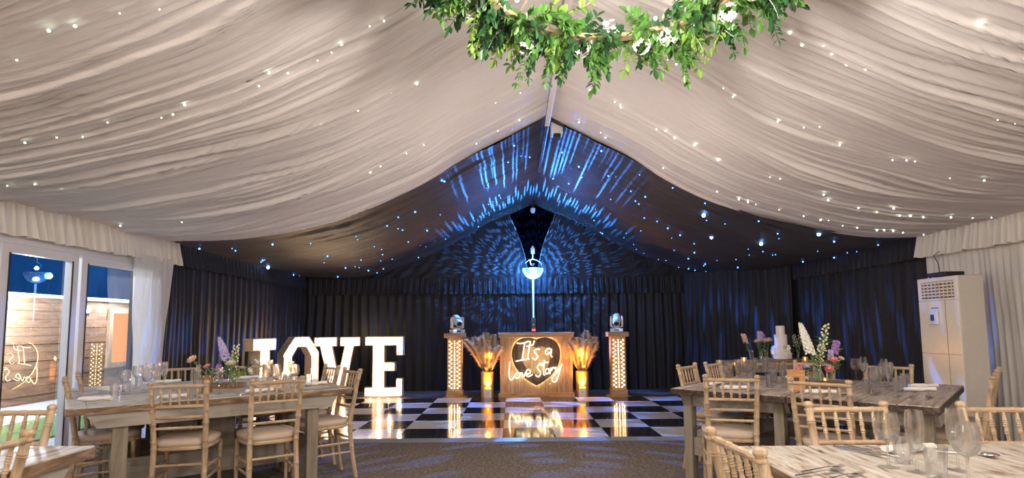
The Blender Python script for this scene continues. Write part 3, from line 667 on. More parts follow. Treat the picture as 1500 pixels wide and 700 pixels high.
cp=MB(); cp.box(-.024,-.0215,.31,.36,1.29,1.355); cp.build('screen',M['dark'],cpo,smooth=False)
mb=MB()
for k in range(3): mb.box(-.002,.0003,.27+k*.035,.297+k*.035,1.418,1.43)
mb.build('blue_badge',plain('badge_blue',(.08,.12,.5)),ac,smooth=False)
mb=MB()
for k in range(34):
    z=.09+k*.0245
    mb.box(-.004,.0008,.03,.155,z,z+.009); mb.box(-.004,.0008,.19,.385,z,z+.009); mb.box(-.004,.0008,.40,Wd-.02,z,z+.009)
mb.build('intake_grille',M['ac_body'],ac,smooth=False)
rt=thing('router','small black router box on top of the air conditioner','router',(4.55,5.95,Hh+.001))
mb=MB(); mb.box(-.10,.10,-.13,.13,.008,.05); mb.build('case',M['dark'],rt,smooth=False,bevel=.006)
mb=MB()
for sx in (-1,1):
    for sy in (-1,1): mb.lathe([(.012,0),(.012,.009)],n=8,M=Matrix.Translation((sx*.08,sy*.11,0)))
mb.build('foot',M['dark'],rt)
mb=MB(); mb.tube([(.02,.10,.045),(.03,.12,.09),(.10,.22,.17),(.16,.36,.27),(.30,.45,.33)],.004,n=6); mb.build('cable',M['dark'],rt)
# ------------------------------------------------------------------ wooden bar with the neon heart
bar=thing('dj_booth','rustic plank booth with heart and neon writing at the back of the dance floor','booth',(.42,10.21,0))
bw=.665
mb=MB(); k=0; x=-bw+.02
rr=random.Random(11)
while x<bw-.03:
    w=rr.uniform(.06,.10); x1=min(bw-.02,x+w); mb.box(x+.001,x1-.001,0,.025+rr.uniform(-.002,.004),.09,1.07); x=x1
mb.build('plank_front',M['rustic'],bar,smooth=False,bevel=.002)
mb=MB(); mb.box(-bw+.02,-bw+.045,.025,.58,.02,1.07); mb.box(bw-.045,bw-.02,.025,.58,.02,1.07); mb.build('side_panel',M['rustic'],bar,smooth=False)
mb=MB(); mb.box(-bw-.015,bw+.015,-.03,.60,1.125,1.155); mb.box(-bw-.005,bw+.005,-.022,.02,1.07,1.125); mb.build('counter_top',M['rustic_x'],bar,smooth=False,bevel=.003)
mb=MB(); mb.box(-bw-.01,bw+.01,-.025,.02,.0,.095); mb.build('plinth',M['rustic_x'],bar,smooth=False,bevel=.003)
C=lambda p:((p[0]-382)/478,(660-p[1])/478)
def catmull(pts,closed=False,sub=6):
    n=len(pts); out=[]
    rng=range(n if closed else n-1)
    g=lambda i: pts[i%n] if closed else pts[max(0,min(n-1,i))]
    for i in rng:
        a,b,c,d=g(i-1),g(i),g(i+1),g(i+2)
        for s in range(sub):
            t=s/sub
            out.append(tuple(.5*((2*b[k])+(-a[k]+c[k])*t+(2*a[k]-5*b[k]+4*c[k]-d[k])*t*t+(-a[k]+3*b[k]-3*c[k]+d[k])*t**3) for k in range(len(b))))
    if not closed: out.append(tuple(pts[-1]))
    return out
Hl=[(382,168),(345,153),(290,150),(230,172),(192,215),(175,270),(180,335),(205,400),(250,460),(310,512)]
Hr=[(452,512),(512,462),(557,402),(580,335),(584,270),(568,215),(532,172),(472,150),(418,153)]
half1=catmull([C(p) for p in Hl+[(382,555)]]); half2=catmull([C(p) for p in [(382,555)]+Hr+[(382,168)]])
heart=half1[:-1]+half2[:-1]
cx,cz=C((380,338)); inner=[(cx+(a-cx)*.60,cz+(b-cz)*.60) for a,b in heart]
ht=thing('wooden_heart','dark reclaimed wood heart frame mounted on the plank booth','wall heart',(.42,10.21,0)); 
n=len(heart); mb=MB(); vs=[]
for y in (-.045,-.028):
    vs+=[(a,y,b) for a,b in heart]+[(a,y,b) for a,b in inner]
fs=[]
for i in range(n):
    j=(i+1)%n
    fs+=[(i,j,n+j,n+i),(2*n+i,3*n+i,3*n+j,2*n+j),(i,2*n+i,2*n+j,j),(n+i,n+j,3*n+j,3*n+i)]
mb.add(vs,fs); mb.build('heart_board',M['rustic_dark'],ht,smooth=False)
mb=MB(); out=[(cx+(a-cx)*.985,-.016,cz+(b-cz)*.985) for a,b in heart]; mb.tube(out,.004,n=6,closed=True); mb.build('led_strip',M['led_halo'],ht)
mb=MB()
for a,b in (heart[0],heart[len(heart)//2],heart[len(heart)//4],heart[3*len(heart)//4]): mb.box(a*.9+cx*.1-.012,a*.9+cx*.1+.012,-.028,-.0005,b*.9+cz*.1-.012,b*.9+cz*.1+.012)
mb.build('spacer',M['rustic_dark'],ht,smooth=False)
ns=thing('neon_sign','warm white script neon sign reading It\'s a love story on the wooden heart','neon sign',(.42,10.21,0))
STK=[[(218,196),(262,198),(322,180)],[(285,190),(275,250),(262,338)],[(207,348),(262,338),(318,330)],
[(332,182),(320,250),(308,318),(322,328)],[(298,224),(356,212)],[(366,178),(357,206)],
[(412,250),(384,246),(364,266),(380,290),(392,312),(372,336),(348,322)],
[(512,254),(484,242),(460,266),(464,290),(488,286),(508,262),(504,296),(514,316)],
[(158,350),(150,420),(152,480),(168,502),(190,480),(208,452),(202,478),(220,490),(240,470),(234,445),(212,446)],[(236,458),(258,446),(270,478),(294,436)],
[(294,458),(328,446),(322,420),(300,424),(292,456),(312,476),(348,458)],
[(432,384),(404,378),(388,402),(404,426),(416,452),(396,478),(372,464)],[(448,342),(442,400),(440,455),(452,466)],[(405,370),(480,358)],
[(470,412),(456,425),(458,448),(474,454),(490,436),(484,414),(470,412)],[(494,456),(504,404),(504,428),(522,402),(538,410)],
[(544,398),(546,432),(574,412),(598,374)],[(590,388),(570,450),(550,510),(526,522),(512,505),(526,470),(562,430)]]
mb=MB()
for s in STK:
    p=catmull([C(q) for q in s],sub=5); mb.tube([(a,-.075,b) for a,b in p],.0066,n=7)
mb.build('script_lettering',M['neon'],ns)
mb=MB(); mb.tube([(a,-.075,b) for a,b in catmull([C(q) for q in [(642,392),(614,362),(606,346),(618,338),(631,358),(644,336),(660,330),(659,352),(642,392)]],sub=4)],.0062,n=6)
mb.tube([(a,-.075,b) for a,b in [C((612,396)),C((650,384))]],.004,n=6); mb.build('red_heart',M['neon_red'],ns)
mb=MB()
for p in ((262,260),(378,270),(488,262),(215,470),(440,420),(560,420),(640,372)):
    a,b=C(p); mb.tube([(a,-.07,b),(a,.002,b)],.004,n=6)
mb.tube([(.1,-.04,C((0,560))[1]),(.24,-.03,C((0,540))[1]),(.37,-.04,C((0,505))[1])],.0022,n=5)
mb.build('standoff',M['vase_glass'],ns)

# mirror globe lamp standing on the booth
gl=thing('globe_lamp','blue-lit crystal globe lamp on a glowing pole on top of the booth','lamp',(.39,10.52,1.1555))
mb=MB(); mb.box(-.045,.045,-.045,.045,.012,.27); b=mb.build('base_box',M['dark'],gl,smooth=False,bevel=.004)
mb=MB(); mb.box(-.07,.07,-.07,.07,0,.012); mb.build('foot_plate',M['dark'],gl,smooth=False)
mb=MB(); mb.box(-.03,.03,-.047,-.0455,.025,.06); mb.build('red_display',M['red_led'],b,smooth=False)
mb=MB(); mb.box(-.015,.012,-.047,-.0455,.13,.155); mb.build('status_light',M['white_plastic'],b,smooth=False)
mb=MB(); mb.tube([(0,0,.27),(0,0,.60),(0,0,.97)],[.010,.013,.020],n=12); mb.build('glowing_pole',M['blue_tube'],gl)
mb=MB(); prof=[]
for i in range(11): a=-PI/2+PI/2*i/10; prof.append((max(.0001,.19*math.cos(a)),1.18+.19*math.sin(a)))
n=20; 
for i in range(10):
    r0,z0=prof[i]; r1,z1=prof[i+1]
    for k in range(n):
        a0,a1=2*PI*k/n,2*PI*(k+1)/n; q=[(r0*math.cos(a0),r0*math.sin(a0),z0),(r0*math.cos(a1),r0*math.sin(a1),z0),(r1*math.cos(a1),r1*math.sin(a1),z1),(r1*math.cos(a0),r1*math.sin(a0),z1)]
        c=Vector((sum(p[0] for p in q)/4,sum(p[1] for p in q)/4,sum(p[2] for p in q)/4-0)); d=(c-Vector((0,0,1.18))).normalized()
        mb.add(q+[c+d*.006],[(0,1,4),(1,2,4),(2,3,4),(3,0,4)])
mb.build('faceted_bowl',M['crystal'],gl,smooth=False)
mb=MB(); prof=[(max(.0001,.188*math.cos(PI/2*i/10)),1.18+.188*math.sin(PI/2*i/10)) for i in range(11)]; mb.lathe(prof,n=28); mb.build('clear_dome',glassy('clear_dome',tint=(.9,.95,1),blend=.12,minf=.01,maxf=.5),gl)
mb=MB(); mb.ball((0,0,1.06),.055,n=16,m=10,sz=.75); mb.build('bulb',M['blue_glow'],gl)
mb=MB(); mb.tube([(0,0,1.365),(0,0,1.46)],.008,n=8); mb.tube([(-.03,.03,1.25),(-.05,.05,1.32),(-.01,.01,1.37)],.006,n=6); mb.box(-.035,.035,-.03,.03,1.46,1.57); mb.box(-.02,.02,-.02,.02,1.57,1.60); mb.build('top_clamp',M['white_plastic'],gl,smooth=False,bevel=.004)

# small fixtures under the ridge
pj=thing('ridge_projector','white box with a dark lens hung under the ridge where the lining turns black','projector',(.575,6.95,3.62))
mb=MB(); mb.box(-.075,.075,-.06,.10,.03,.27); mb.build('housing',M['white_plastic'],pj,smooth=False,bevel=.008)
mb=MB(); mb.box(-.045,.045,-.075,.06,-.02,.035); p=mb.build('camera_head',M['dark'],pj,smooth=False,bevel=.01)
mb=MB(); mb.lathe([(.024,0),(.024,.014),(.012,.016),(0,.016)],n=16,M=Matrix.Translation((0,-.074,.006))@Matrix.Rotation(PI/2,4,'X')); mb.build('lens',M['dark'],p)
cm=thing('dome_camera','small grey dome camera under the ridge at the back gable','camera',(.43,11.28,3.58))
mb=MB(); mb.lathe([(0,-.05),(.03,-.045),(.045,-.02),(.05,.02),(.05,.05),(0,.05)],n=20); mb.build('dome',M['white_plastic'],cm)
mb=MB(); mb.box(-.02,.02,-.02,.02,.05,.16); mb.build('bracket',M['dark'],cm,smooth=False)

# LED pillars with moving heads
def pillar(x,label):
    t=thing('light_pillar',label,'pillar',(x,10.20+.12,0),group='wooden light pillars either side of the booth')
    mb=MB(); mb.box(-.21,.21,-.15,.17,0,.028); mb.build('base_board',M['rustic_x'],t,smooth=False,bevel=.003)
    mb=MB(); mb.box(-.145,.145,-.125,.125,.028,.14); mb.build('plinth',M['rustic_x'],t,smooth=False,bevel=.003)
    mb=MB(); mb.box(-.13,.13,-.10,.11,.14,1.07); mb.build('column',M['rustic'],t,smooth=False,bevel=.003)
    mb=MB(); mb.box(-.185,.185,-.15,.15,1.07,1.155); mb.build('cap',M['rustic_x'],t,smooth=False,bevel=.003)
    n=12
    for k in range(n):
        z=.185+k*.0715
        for dx,dz in ((-.088,.036),(-.052,0),(.052,0),(.088,.036)): bulbobj('bulb',M['bulb_pillar'],(dx,-.103,z+dz),.0115,t)
    for k in range(23): bulbobj('bulb',M['bulb_pillar'],(0,-.103,.185+k*.0375),.0085,t)
    return t
def moving_head(x,yaw,tilt,label):
    t=thing('moving_head_light',label,'stage light',(x,10.32,1.1555),yaw,group='white moving head lights on the pillars')
    mb=MB(); mb.box(-.115,.115,-.10,.10,0,.065); b=mb.build('base',M['white_plastic'],t,smooth=False,bevel=.012)
    mb=MB(); mb.box(-.04,.04,-.1015,-.1,.02,.045); mb.build('display',M['dark'],b,smooth=False)
    mb=MB(); mb.lathe([(.06,.065),(.06,.085),(0,.085)],n=20)
    for s in (-1,1): mb.prism([(s*.075,.08),(s*.115,.09),(s*.118,.24),(s*.105,.29),(s*.085,.29),(s*.08,.12)],-.05,.05)
    mb.box(-.10,.10,-.045,.045,.08,.10); mb.build('yoke',M['white_plastic'],t,smooth=False,bevel=.010)
    X=Matrix.Translation((0,0,.225))@Matrix.Rotation(R_(tilt),4,'X')
    mb=MB(); mb.lathe([(0,-.135),(.05,-.13),(.07,-.10),(.078,-.03),(.078,.04),(.066,.11),(.058,.14),(.05,.142),(.048,.13),(0,.13)],n=24,M=X); h=mb.build('head',M['white_plastic'],t)
    mb=MB(); mb.lathe([(.046,.131),(.04,.139),(0,.143)],n=20,M=X); mb.build('lens',M['dark'],h)
    return t
pillar(-1.035,'tall wooden light pillar with LED dots left of the booth'); pillar(1.885,'tall wooden light pillar with LED dots right of the booth')
moving_head(-1.0,R_(25),118,'white moving head stage light on the left light pillar'); moving_head(1.885,R_(-12),128,'white moving head stage light on the right light pillar')

# gold vases of pampas grass with uplighters
def plume(seed,L,lean):
    r=random.Random(seed); mb=MB(); N_=14
    path=[(lean*.9*(k/N_)**2.0*L,0,L*(k/N_)*(1-.16*(k/N_)**2*abs(lean))) for k in range(N_+1)]
    mb.tube(path,[.004]*9+[.0025]*(N_-8),n=5)
    for k in range(900):
        f=r.uniform(.36,1.0); i=min(N_-1,int(f*N_)); p=Vector(path[i]).lerp(Vector(path[i+1]),f*N_-i); d=(Vector(path[i+1])-Vector(path[i])).normalized()
        a=r.uniform(0,2*PI); s=Vector((math.cos(a),math.sin(a),r.uniform(-.1,.3))); l=(.15*(math.sin(PI*min(1,(f-.28)/.76))**.7)+.025)*r.uniform(.8,1.25)
        mb.leaf(p,d*r.uniform(1.2,2.0)+s*.75,s,l*r.uniform(.6,1.1),.0105,r.uniform(-1.2,-.2))
    return mb
UPX=[]
def vase_set(x,side,tip):
    t=thing('gold_vase','ribbed gold cylinder vase of pampas grass on the %s of the booth'%side,'vase',(x,10.33,0),group='gold vases beside the booth')
    prof=[(0,.004),(.085,.0),(.105,.01)]
    for k in range(17):
        z=.015+k*.026; prof+=[(.110,z),(.115,z+.008),(.115,z+.015),(.110,z+.022)]
    prof+=[(.113,.462),(.105,.464),(.102,.455),(.10,.03),(0,.03)]
    mb=MB(); mb.lathe(prof,n=36); mb.build('vase_body',M['gold'],t)
    rr=random.Random(int(x*10)+50); ps=[]
    for k in range(9):
        a=2*PI*k/9+rr.uniform(-.2,.2); ln=rr.uniform(.16,.36) if k%3 else rr.uniform(.02,.10); L=rr.uniform(.56,.74) if k%3 else rr.uniform(.66,.80)
        ps.append((math.cos(a)*ln*L,a,ln,L))
    ps.sort()
    for i,(tx,a,ln,L) in enumerate(ps):
        o=plume(i*7+int(x*13),L+.14,ln*1.3).build('pampas_plume',M['pampas']); o.location=(x+.05*math.cos(a),10.33+.05*math.sin(a),.20); o.rotation_euler=(0,0,a)
        tag(o,'feathery pampas plume, %s in the %s gold vase'%(ordn(i,9),side),'pampas grass','pampas plumes in the %s gold vase'%side)
    u=thing('uplighter','small white battery uplighter in front of the gold vase on the %s'%side,'uplighter',(x+(.02 if x<0 else -.02),10.19,0),group='uplighters in front of the gold vases')
    mb=MB(); mb.box(-.065,-.05,-.045,.045,.0,.205); mb.box(.05,.065,-.045,.045,.0,.205); mb.box(-.05,.05,-.035,.045,.015,.17); b=mb.build('case',M['white_plastic'],u,smooth=False,bevel=.004)
    mb=MB(); mb.lathe([(.008,0),(.008,.004),(0,.004)],n=12,M=Matrix.Translation((0,-.035,.10))@Matrix.Rotation(PI/2,4,'X')); mb.build('button',M['dark'],b)
    mb=MB(); mb.box(-.045,.045,-.03,.04,.171,.176); mb.build('lens_plate',M['amber'],b,smooth=False)
    UPX.append(u.location.x)
vase_set(-.46,'left',0); vase_set(1.245,'right',0)

# ------------------------------------------------------------------ LOVE letters
LET={'L':([(0,0),(.66,0),(.66,.36),(.53,.36),(.53,.17),(.34,.17),(.34,.93),(.46,.93),(.46,1.1),(0,1.1),(0,.93),(.14,.93),(.14,.17),(0,.17)],None,.66,[(.24,1.01),(.24,.80),(.24,.58),(.24,.34),(.10,.09),(.24,.09),(.43,.09),(.595,.20),(.40,1.01),(.07,1.01)]),
'O':([(.20,0),(.48,0),(.68,.26),(.68,.84),(.48,1.1),(.20,1.1),(0,.84),(0,.26)],[(.26,.17),(.42,.17),(.52,.32),(.52,.78),(.42,.93),(.26,.93),(.16,.78),(.16,.32)],.68,[(.34,1.02),(.08,.80),(.08,.55),(.08,.30),(.60,.30),(.60,.55),(.60,.80),(.34,.08),(.17,.95),(.51,.95),(.17,.14),(.51,.14)]),
'V':([(0,1.1),(.40,1.1),(.40,.93),(.32,.93),(.425,.42),(.53,.93),(.45,.93),(.45,1.1),(.80,1.1),(.80,.93),(.70,.93),(.53,0),(.33,0),(.10,.93),(0,.93)],None,.80,[(.08,1.01),(.21,1.01),(.33,1.01),(.24,.80),(.29,.58),(.34,.36),(.43,.14),(.52,.36),(.57,.58),(.61,.80),(.53,1.01),(.65,1.01),(.74,1.01)]),
'E':([(0,0),(.70,0),(.70,.33),(.58,.33),(.58,.17),(.37,.17),(.37,.46),(.56,.46),(.56,.63),(.37,.63),(.37,.93),(.58,.93),(.58,.75),(.71,.75),(.71,1.10),(0,1.10),(0,.93),(.14,.93),(.14,.17),(0,.17)],None,.71,[(.09,1.01),(.25,1.01),(.43,1.01),(.64,1.01),(.64,.85),(.25,.80),(.25,.545),(.45,.545),(.25,.30),(.09,.085),(.25,.085),(.43,.085),(.63,.085),(.64,.24)])}
def letter(ch,x,y,rz,z=0):
    out,hole,w,bulbs=LET[ch]; t=thing('light_up_letter','giant white light-up letter %s with warm bulbs'%ch,'letter',(x,y,z),rz,group='LOVE letters'); sh=lambda P:[(a-w/2,b) for a,b in P]
    out=sh(out); mb=MB(); n=len(out); dp=.16
    if hole:
        hl=sh(hole)
        for y0 in (dp,dp-.012):
            vs=[(a,y0,b) for a,b in out]+[(a,y0,b) for a,b in hl]; fs=[(i,(i+1)%n,n+(i+1)%n,n+i) for i in range(n)]; mb.add(vs,fs)
        mb.build('back_panel',M['letter'],t,smooth=False)
    else:
        mb.prism(out,dp-.012,dp); mb.build('back_panel',M['letter'],t,smooth=False)
    mb=MB()
    for loop in ([out]+([sh(hole)] if hole else [])):
        m=len(loop); area=sum(loop[i][0]*loop[(i+1)%m][1]-loop[(i+1)%m][0]*loop[i][1] for i in range(m)); sgn=1 if area>0 else -1
        if hole and loop is not out: sgn=-sgn
        inn=[]
        for i in range(m):
            a,b,c=Vector(loop[i-1]),Vector(loop[i]),Vector(loop[(i+1)%m]); e1=(b-a).normalized(); e2=(c-b).normalized()
            n1=Vector((-e1.y,e1.x))*sgn; n2=Vector((-e2.y,e2.x))*sgn; q=(n1+n2); q=q/max(.3,q.length_squared)*2
            inn.append(b+q*.014)
        vs=[(p[0],0,p[1]) for p in loop]+[(p[0],0,p[1]) for p in inn]+[(p[0],dp,p[1]) for p in loop]+[(p[0],dp-.012,p[1]) for p in inn]; fs=[]
        for i in range(m):
            j=(i+1)%m; fs+=[(i,j,m+j,m+i),(i,2*m+i,2*m+j,j),(m+i,m+j,3*m+j,3*m+i)]
        mb.add(vs,fs)
    mb.build('rim',M['letter_rim'],t,smooth=False)
    for bx,bz in bulbs: bulbobj('bulb',M['bulb_love'],(bx-w/2,.085,bz),.024,t)
letter('L',-3.40,8.02,R_(73),.0305); letter('O',-3.40,9.25,R_(58),.0305); letter('V',-3.19,10.40,R_(12)); letter('E',-2.385,10.62,0)
# ------------------------------------------------------------------ tabletop things
TZ=.772
def wine_prof(hh=.185,rb=.038,w=.0016):
    o=[(.0335,0),(.034,.0015),(.012,.005),(.0055,.012),(.0045,.03),(.0045,.075),(.007,.088)]
    bowl=[(.016,.094),(.029,.106),(rb,.128),(rb+.001,.140),(rb-.002,.165),(rb-.006,hh)]
    return o,bowl
def goblet(name,foot,stem,bowl,label,cat,w=.0013,n=28):
    t=thing(name,label,cat)
    mb=MB(); mb.lathe(foot,n=n); mb.build('foot',M['glass'],t,angle=60)
    mb=MB(); mb.lathe(stem,n=14); mb.build('stem',M['glass'],t,angle=60)
    inn=[(max(.0001,r-w),z) for r,z in reversed(bowl)]; inn[-1]=(.0001,bowl[0][1]+.003)
    mb=MB(); mb.lathe([(.0001,bowl[0][1])]+bowl+inn,n=n); mb.build('bowl',M['glass'],t,angle=60)
    return t
def curve(pts,sub=4): return [(max(.0001,a),b) for a,b in catmull(pts,sub=sub)]
wine=goblet('wine_glass',[(0,0),(.033,0),(.0335,.0015),(.02,.0035),(.007,.008),(.0001,.008)],[(.007,.007),(.0045,.016),(.004,.045),(.0045,.075),(.008,.086)],
  curve([(.006,.084),(.024,.094),(.036,.113),(.0405,.135),(.039,.160),(.034,.188)]),'x','glass')
flute=goblet('champagne_flute',[(0,0),(.031,0),(.0315,.0015),(.018,.0035),(.007,.008),(.0001,.008)],[(.007,.007),(.0045,.016),(.004,.04),(.0045,.062),(.007,.072)],
  curve([(.005,.070),(.017,.082),(.025,.108),(.0285,.140),(.0285,.170),(.025,.205)]),'x','glass')
def make_tumbler():
    t=thing('tumbler','x','glass'); o=[(.0001,0),(.026,0),(.0275,.002),(.0345,.098),(.0355,.100),(.034,.0995),(.0335,.098),(.0262,.012),(.0001,.011)]
    mb=MB(); mb.lathe(o,n=28); mb.build('glass_wall',M['glass'],t,angle=60); return t
tumb=make_tumbler()
PROTO={'w':wine,'f':flute,'t':tumb}; first={'w':True,'f':True,'t':True}
NAMES={'w':'stemmed wine glass','f':'champagne flute','t':'water tumbler'}
camx=lambda p: p[0]/p[1]
def glasses(items,where,group):
    for k in 'wft':
        it=sorted([i for i in items if i[0]==k],key=lambda i:i[1]/i[2]); n=len(it)
        for i,(kk,x,y) in enumerate(it):
            lab='%s%s %s'%((ordn(i,n)+' ') if n>1 else '',NAMES[k],where)
            if first[k]: o=PROTO[k]; first[k]=False; o.location=(x,y,TZ); o['label']=lab; o['group']=group
            else: dup(PROTO[k],(x,y,TZ),rnd.uniform(0,6),lab,group)
glasses([('t',-2.93,4.24),('w',-2.985,4.43),('w',-2.90,4.56),('f',-3.02,4.72),('t',-3.10,4.62),('f',-3.06,4.93),('w',-3.20,4.90),('t',-3.28,5.05),('w',-3.30,5.22),('f',-3.13,5.16)],'at the window end of the left table','glasses at the window end of the left table')
glasses([('f',-2.33,4.24),('f',-2.24,4.40)],'beside the table number block on the left table','glasses by the table number on the left table')
glasses([('w',-2.01,4.71),('w',-1.90,4.62),('w',-2.03,4.92),('w',-1.86,4.90),('w',-2.16,5.05),('f',-1.95,5.06),('f',-2.23,5.28),('t',-1.93,4.77),('t',-1.80,4.74),('t',-1.76,4.95),('t',-2.08,5.20)],'at the letters end of the left table','glasses at the letters end of the left table')
glasses([('w',1.80,4.83),('f',1.90,4.85),('w',2.05,4.98),('f',2.13,5.06),('w',2.10,4.66),('f',2.27,5.16),('w',2.35,5.30),('f',2.12,4.52),('t',1.94,4.70),('t',2.03,4.55),('t',2.00,4.82),('t',2.24,4.95)],'left of the right table number block','glasses left of the table number')
glasses([('w',3.02,5.06),('f',3.08,5.05),('t',3.10,4.94)],'at the rear edge of the right table','glasses at the rear of the right table')
glasses([('w',2.53,4.03),('w',2.62,4.13),('w',2.90,4.50),('f',2.83,4.33),('w',2.99,4.58),('f',3.05,4.72),('t',2.55,4.14),('t',2.80,4.20),('t',2.93,4.33),('t',3.10,4.55)],'at the right end of the right table','glasses near the air conditioner end of the right table')
glasses([('w',1.305,2.03),('w',1.40,1.80),('f',1.352,1.955),('f',1.505,1.975),('t',1.395,2.085),('t',1.365,1.885)],'standing in front of us on the bottom right table','large glasses on the bottom right table')

# linen napkins
def make_napkin():
    mb=MB(); nu,nv=16,10
    def P(i,j):
        u=i/nu-.5; a=2*PI*j/nv; r=.019+.003*math.sin(u*9+a*2); return (u*.20, r*1.25*math.cos(a)+.006*math.sin(u*6), .017+r*.78*math.sin(a)+.001*math.sin(u*20+a))
    mb.grid(P,nu,nv); 
    mb.f+= [tuple(j*(nu+1) for j in range(nv-1,-1,-1)),tuple(j*(nu+1)+nu for j in range(nv))]; mb.m+=[0,0]
    return mb.build('napkin',M['linen'],angle=60)
nap=make_napkin(); tag(nap,'x','napkin'); nf=[True]
def napkin(x,y,rz,label,group):
    if nf[0]: o=nap; nf[0]=False
    else: o=nap.copy(); COL.objects.link(o)
    o.location=(x,y,TZ); o.rotation_euler=(0,0,rz); o['label']=label; o['group']=group
aL=math.atan2(uL[1],uL[0]); aR=math.atan2(uR[1],uR[0])
g1='rolled napkins on the left table'; g2='rolled napkins on the right table'
napkin(-2.93,4.05,aL*.25,'rolled white napkin at the window end of the left table, nearer us',g1)
napkin(-3.24,4.66,aL*.25,'rolled white napkin at the window end of the left table, further from us',g1)
napkin(-2.44,4.15,aL,'rolled white napkin on the left table in front of the nearer front chair',g1)
napkin(-3.19,5.33,aL,'rolled white napkin at the rear edge of the left table by the white curtain',g1)
napkin(-2.62,5.68,aL,'rolled white napkin at the rear edge of the left table behind the flowers',g1)
napkin(-1.72,5.02,aL+.1,'rolled white napkin at the dance floor end of the left table, nearer us',g1)
napkin(-1.88,5.25,aL+.1,'rolled white napkin at the dance floor end of the left table, further from us',g1)
napkin(-1.98,4.50,aL,'rolled white napkin at the front edge of the left table by the second chair',g1)
napkin(1.70,4.42,aR+.6,'rolled white napkin on the right table behind the front left chair',g2)
napkin(1.70,4.80,angr,'rolled white napkin at the dance floor side of the right table',g2)
napkin(2.19,4.11,aR+.5,'rolled white napkin at the front edge of the right table below the flowers',g2)
napkin(2.98,4.22,-.15,'rolled white napkin at the right end of the right table, nearer us',g2)
napkin(3.16,4.44,-.15,'rolled white napkin at the right end of the right table, further from us',g2)
napkin(2.55,5.18,aR,'rolled white napkin at the rear of the right table behind the flowers',g2)

# cutlery
def strip(pts,ws,th,mb):
    vs=[];n=len(pts)
    for (x,z),w in zip(pts,ws): vs+=[(x,-w/2,z),(x,w/2,z),(x,w/2*.8,z+th),(x,-w/2*.8,z+th)]
    fs=[(0,1,2,3),(4*n-1,4*n-2,4*n-3,4*n-4)]
    for i in range(n-1):
        for k in range(4): a=4*i+k;b=4*i+(k+1)%4; fs.append((a,a+4,b+4,b))
    mb.add(vs,fs)
def make_fork():
    t=thing('fork','x','fork'); mb=MB(); strip([(-.10,.002),(-.06,.003),(0,.006),(.03,.007)],[.013,.010,.006,.007],.0022,mb); mb.build('handle',M['steel'],t)
    mb=MB(); strip([(.03,.007),(.04,.005),(.055,.003)],[.007,.020,.023],.0018,mb)
    for k in range(4): y=-.0092+k*.00613; mb.add([(a,y+b,c) for a,b,c in ((.054,-.0018,.003),(.054,.0018,.003),(.075,.0018,.002),(.098,.001,.006),(.098,-.001,.006),(.075,-.0018,.002),(.054,-.0018,.005),(.054,.0018,.005),(.075,.0018,.004),(.098,.001,.0075),(.098,-.001,.0075),(.075,-.0018,.004))],[(0,5,2,1),(5,4,3,2),(6,7,8,11),(11,8,9,10),(0,1,7,6),(1,2,8,7),(2,3,9,8),(3,4,10,9),(4,5,11,10),(5,0,6,11)])
    mb.build('tines',M['steel'],t); return t
def make_knife():
    t=thing('knife','x','knife'); mb=MB(); strip([(-.115,.002),(-.06,.002),(0,.002)],[.013,.012,.009],.006,mb); mb.build('handle',M['steel'],t)
    mb=MB(); strip([(0,.003),(.02,.003),(.08,.003),(.115,.003)],[.010,.018,.018,.004],.0015,mb); mb.build('blade',M['steel'],t); return t
def make_spoon():
    t=thing('spoon','x','spoon'); mb=MB(); strip([(-.10,.002),(-.06,.003),(0,.006),(.035,.006)],[.013,.010,.006,.007],.0022,mb); mb.build('handle',M['steel'],t)
    mb=MB(); mb.ball((.062,0,.009),.03,n=14,m=8,sy=.66,sz=.26); mb.build('bowl',M['steel'],t); return t
CUT={'fork':make_fork(),'knife':make_knife(),'spoon':make_spoon()}; cfirst={k:True for k in CUT}
def cut(kind,x,y,rz,label,group):
    if cfirst[kind]: o=CUT[kind]; cfirst[kind]=False; o.location=(x,y,TZ); o.rotation_euler=(0,0,rz); o['label']=label; o['group']=group
    else: dup(CUT[kind],(x,y,TZ),rz,label,group)
gc='cutlery on the bottom right table'
cut('fork',1.06,2.00,R_(22),'steel fork on the bottom right table, rearmost of the three forks',gc)
cut('fork',1.02,1.945,R_(17),'steel fork on the bottom right table, middle of the three forks',gc)
cut('fork',1.07,1.90,R_(24),'steel fork on the bottom right table, nearest us of the three forks',gc)
cut('knife',1.345,2.255,R_(-68),'steel knife on the bottom right table, left of the pair behind the wine glass',gc)
cut('knife',1.395,2.265,R_(-66),'steel knife on the bottom right table, right of the pair behind the wine glass',gc)
cut('spoon',1.455,2.265,R_(-70),'steel spoon on the bottom right table behind the wine glass',gc)
cut('spoon',1.72,2.20,R_(-35),'steel spoon on the bottom right table right of the large wine glass',gc)
napkin(1.53,2.25,.1,'rolled white napkin on the bottom right table behind the glasses','napkin on the bottom right table')
napkin(1.12,1.72,.3,'rolled white napkin on the bottom right table by the forks','napkin on the bottom right table')
gc='cutlery on the left and right banquet tables'
def place(nx,ny,ax,words):
    dx,dy=math.cos(ax),math.sin(ax)
    cut('fork',nx-dy*-.0-dx*.15,ny-dy*.15,ax+PI/2,'fork left of the napkin '+words,gc)
    cut('knife',nx+dx*.15,ny+dy*.15,ax+PI/2,'knife right of the napkin '+words,gc)
place(-2.44,4.15,aL,'on the left table in front of the nearer front chair')
place(-1.98,4.50,aL,'on the left table by the second front chair')
place(2.19,4.11,aR,'at the front edge of the right table below the flowers')
place(1.68,4.43,aR,'on the right table behind the front left chair')
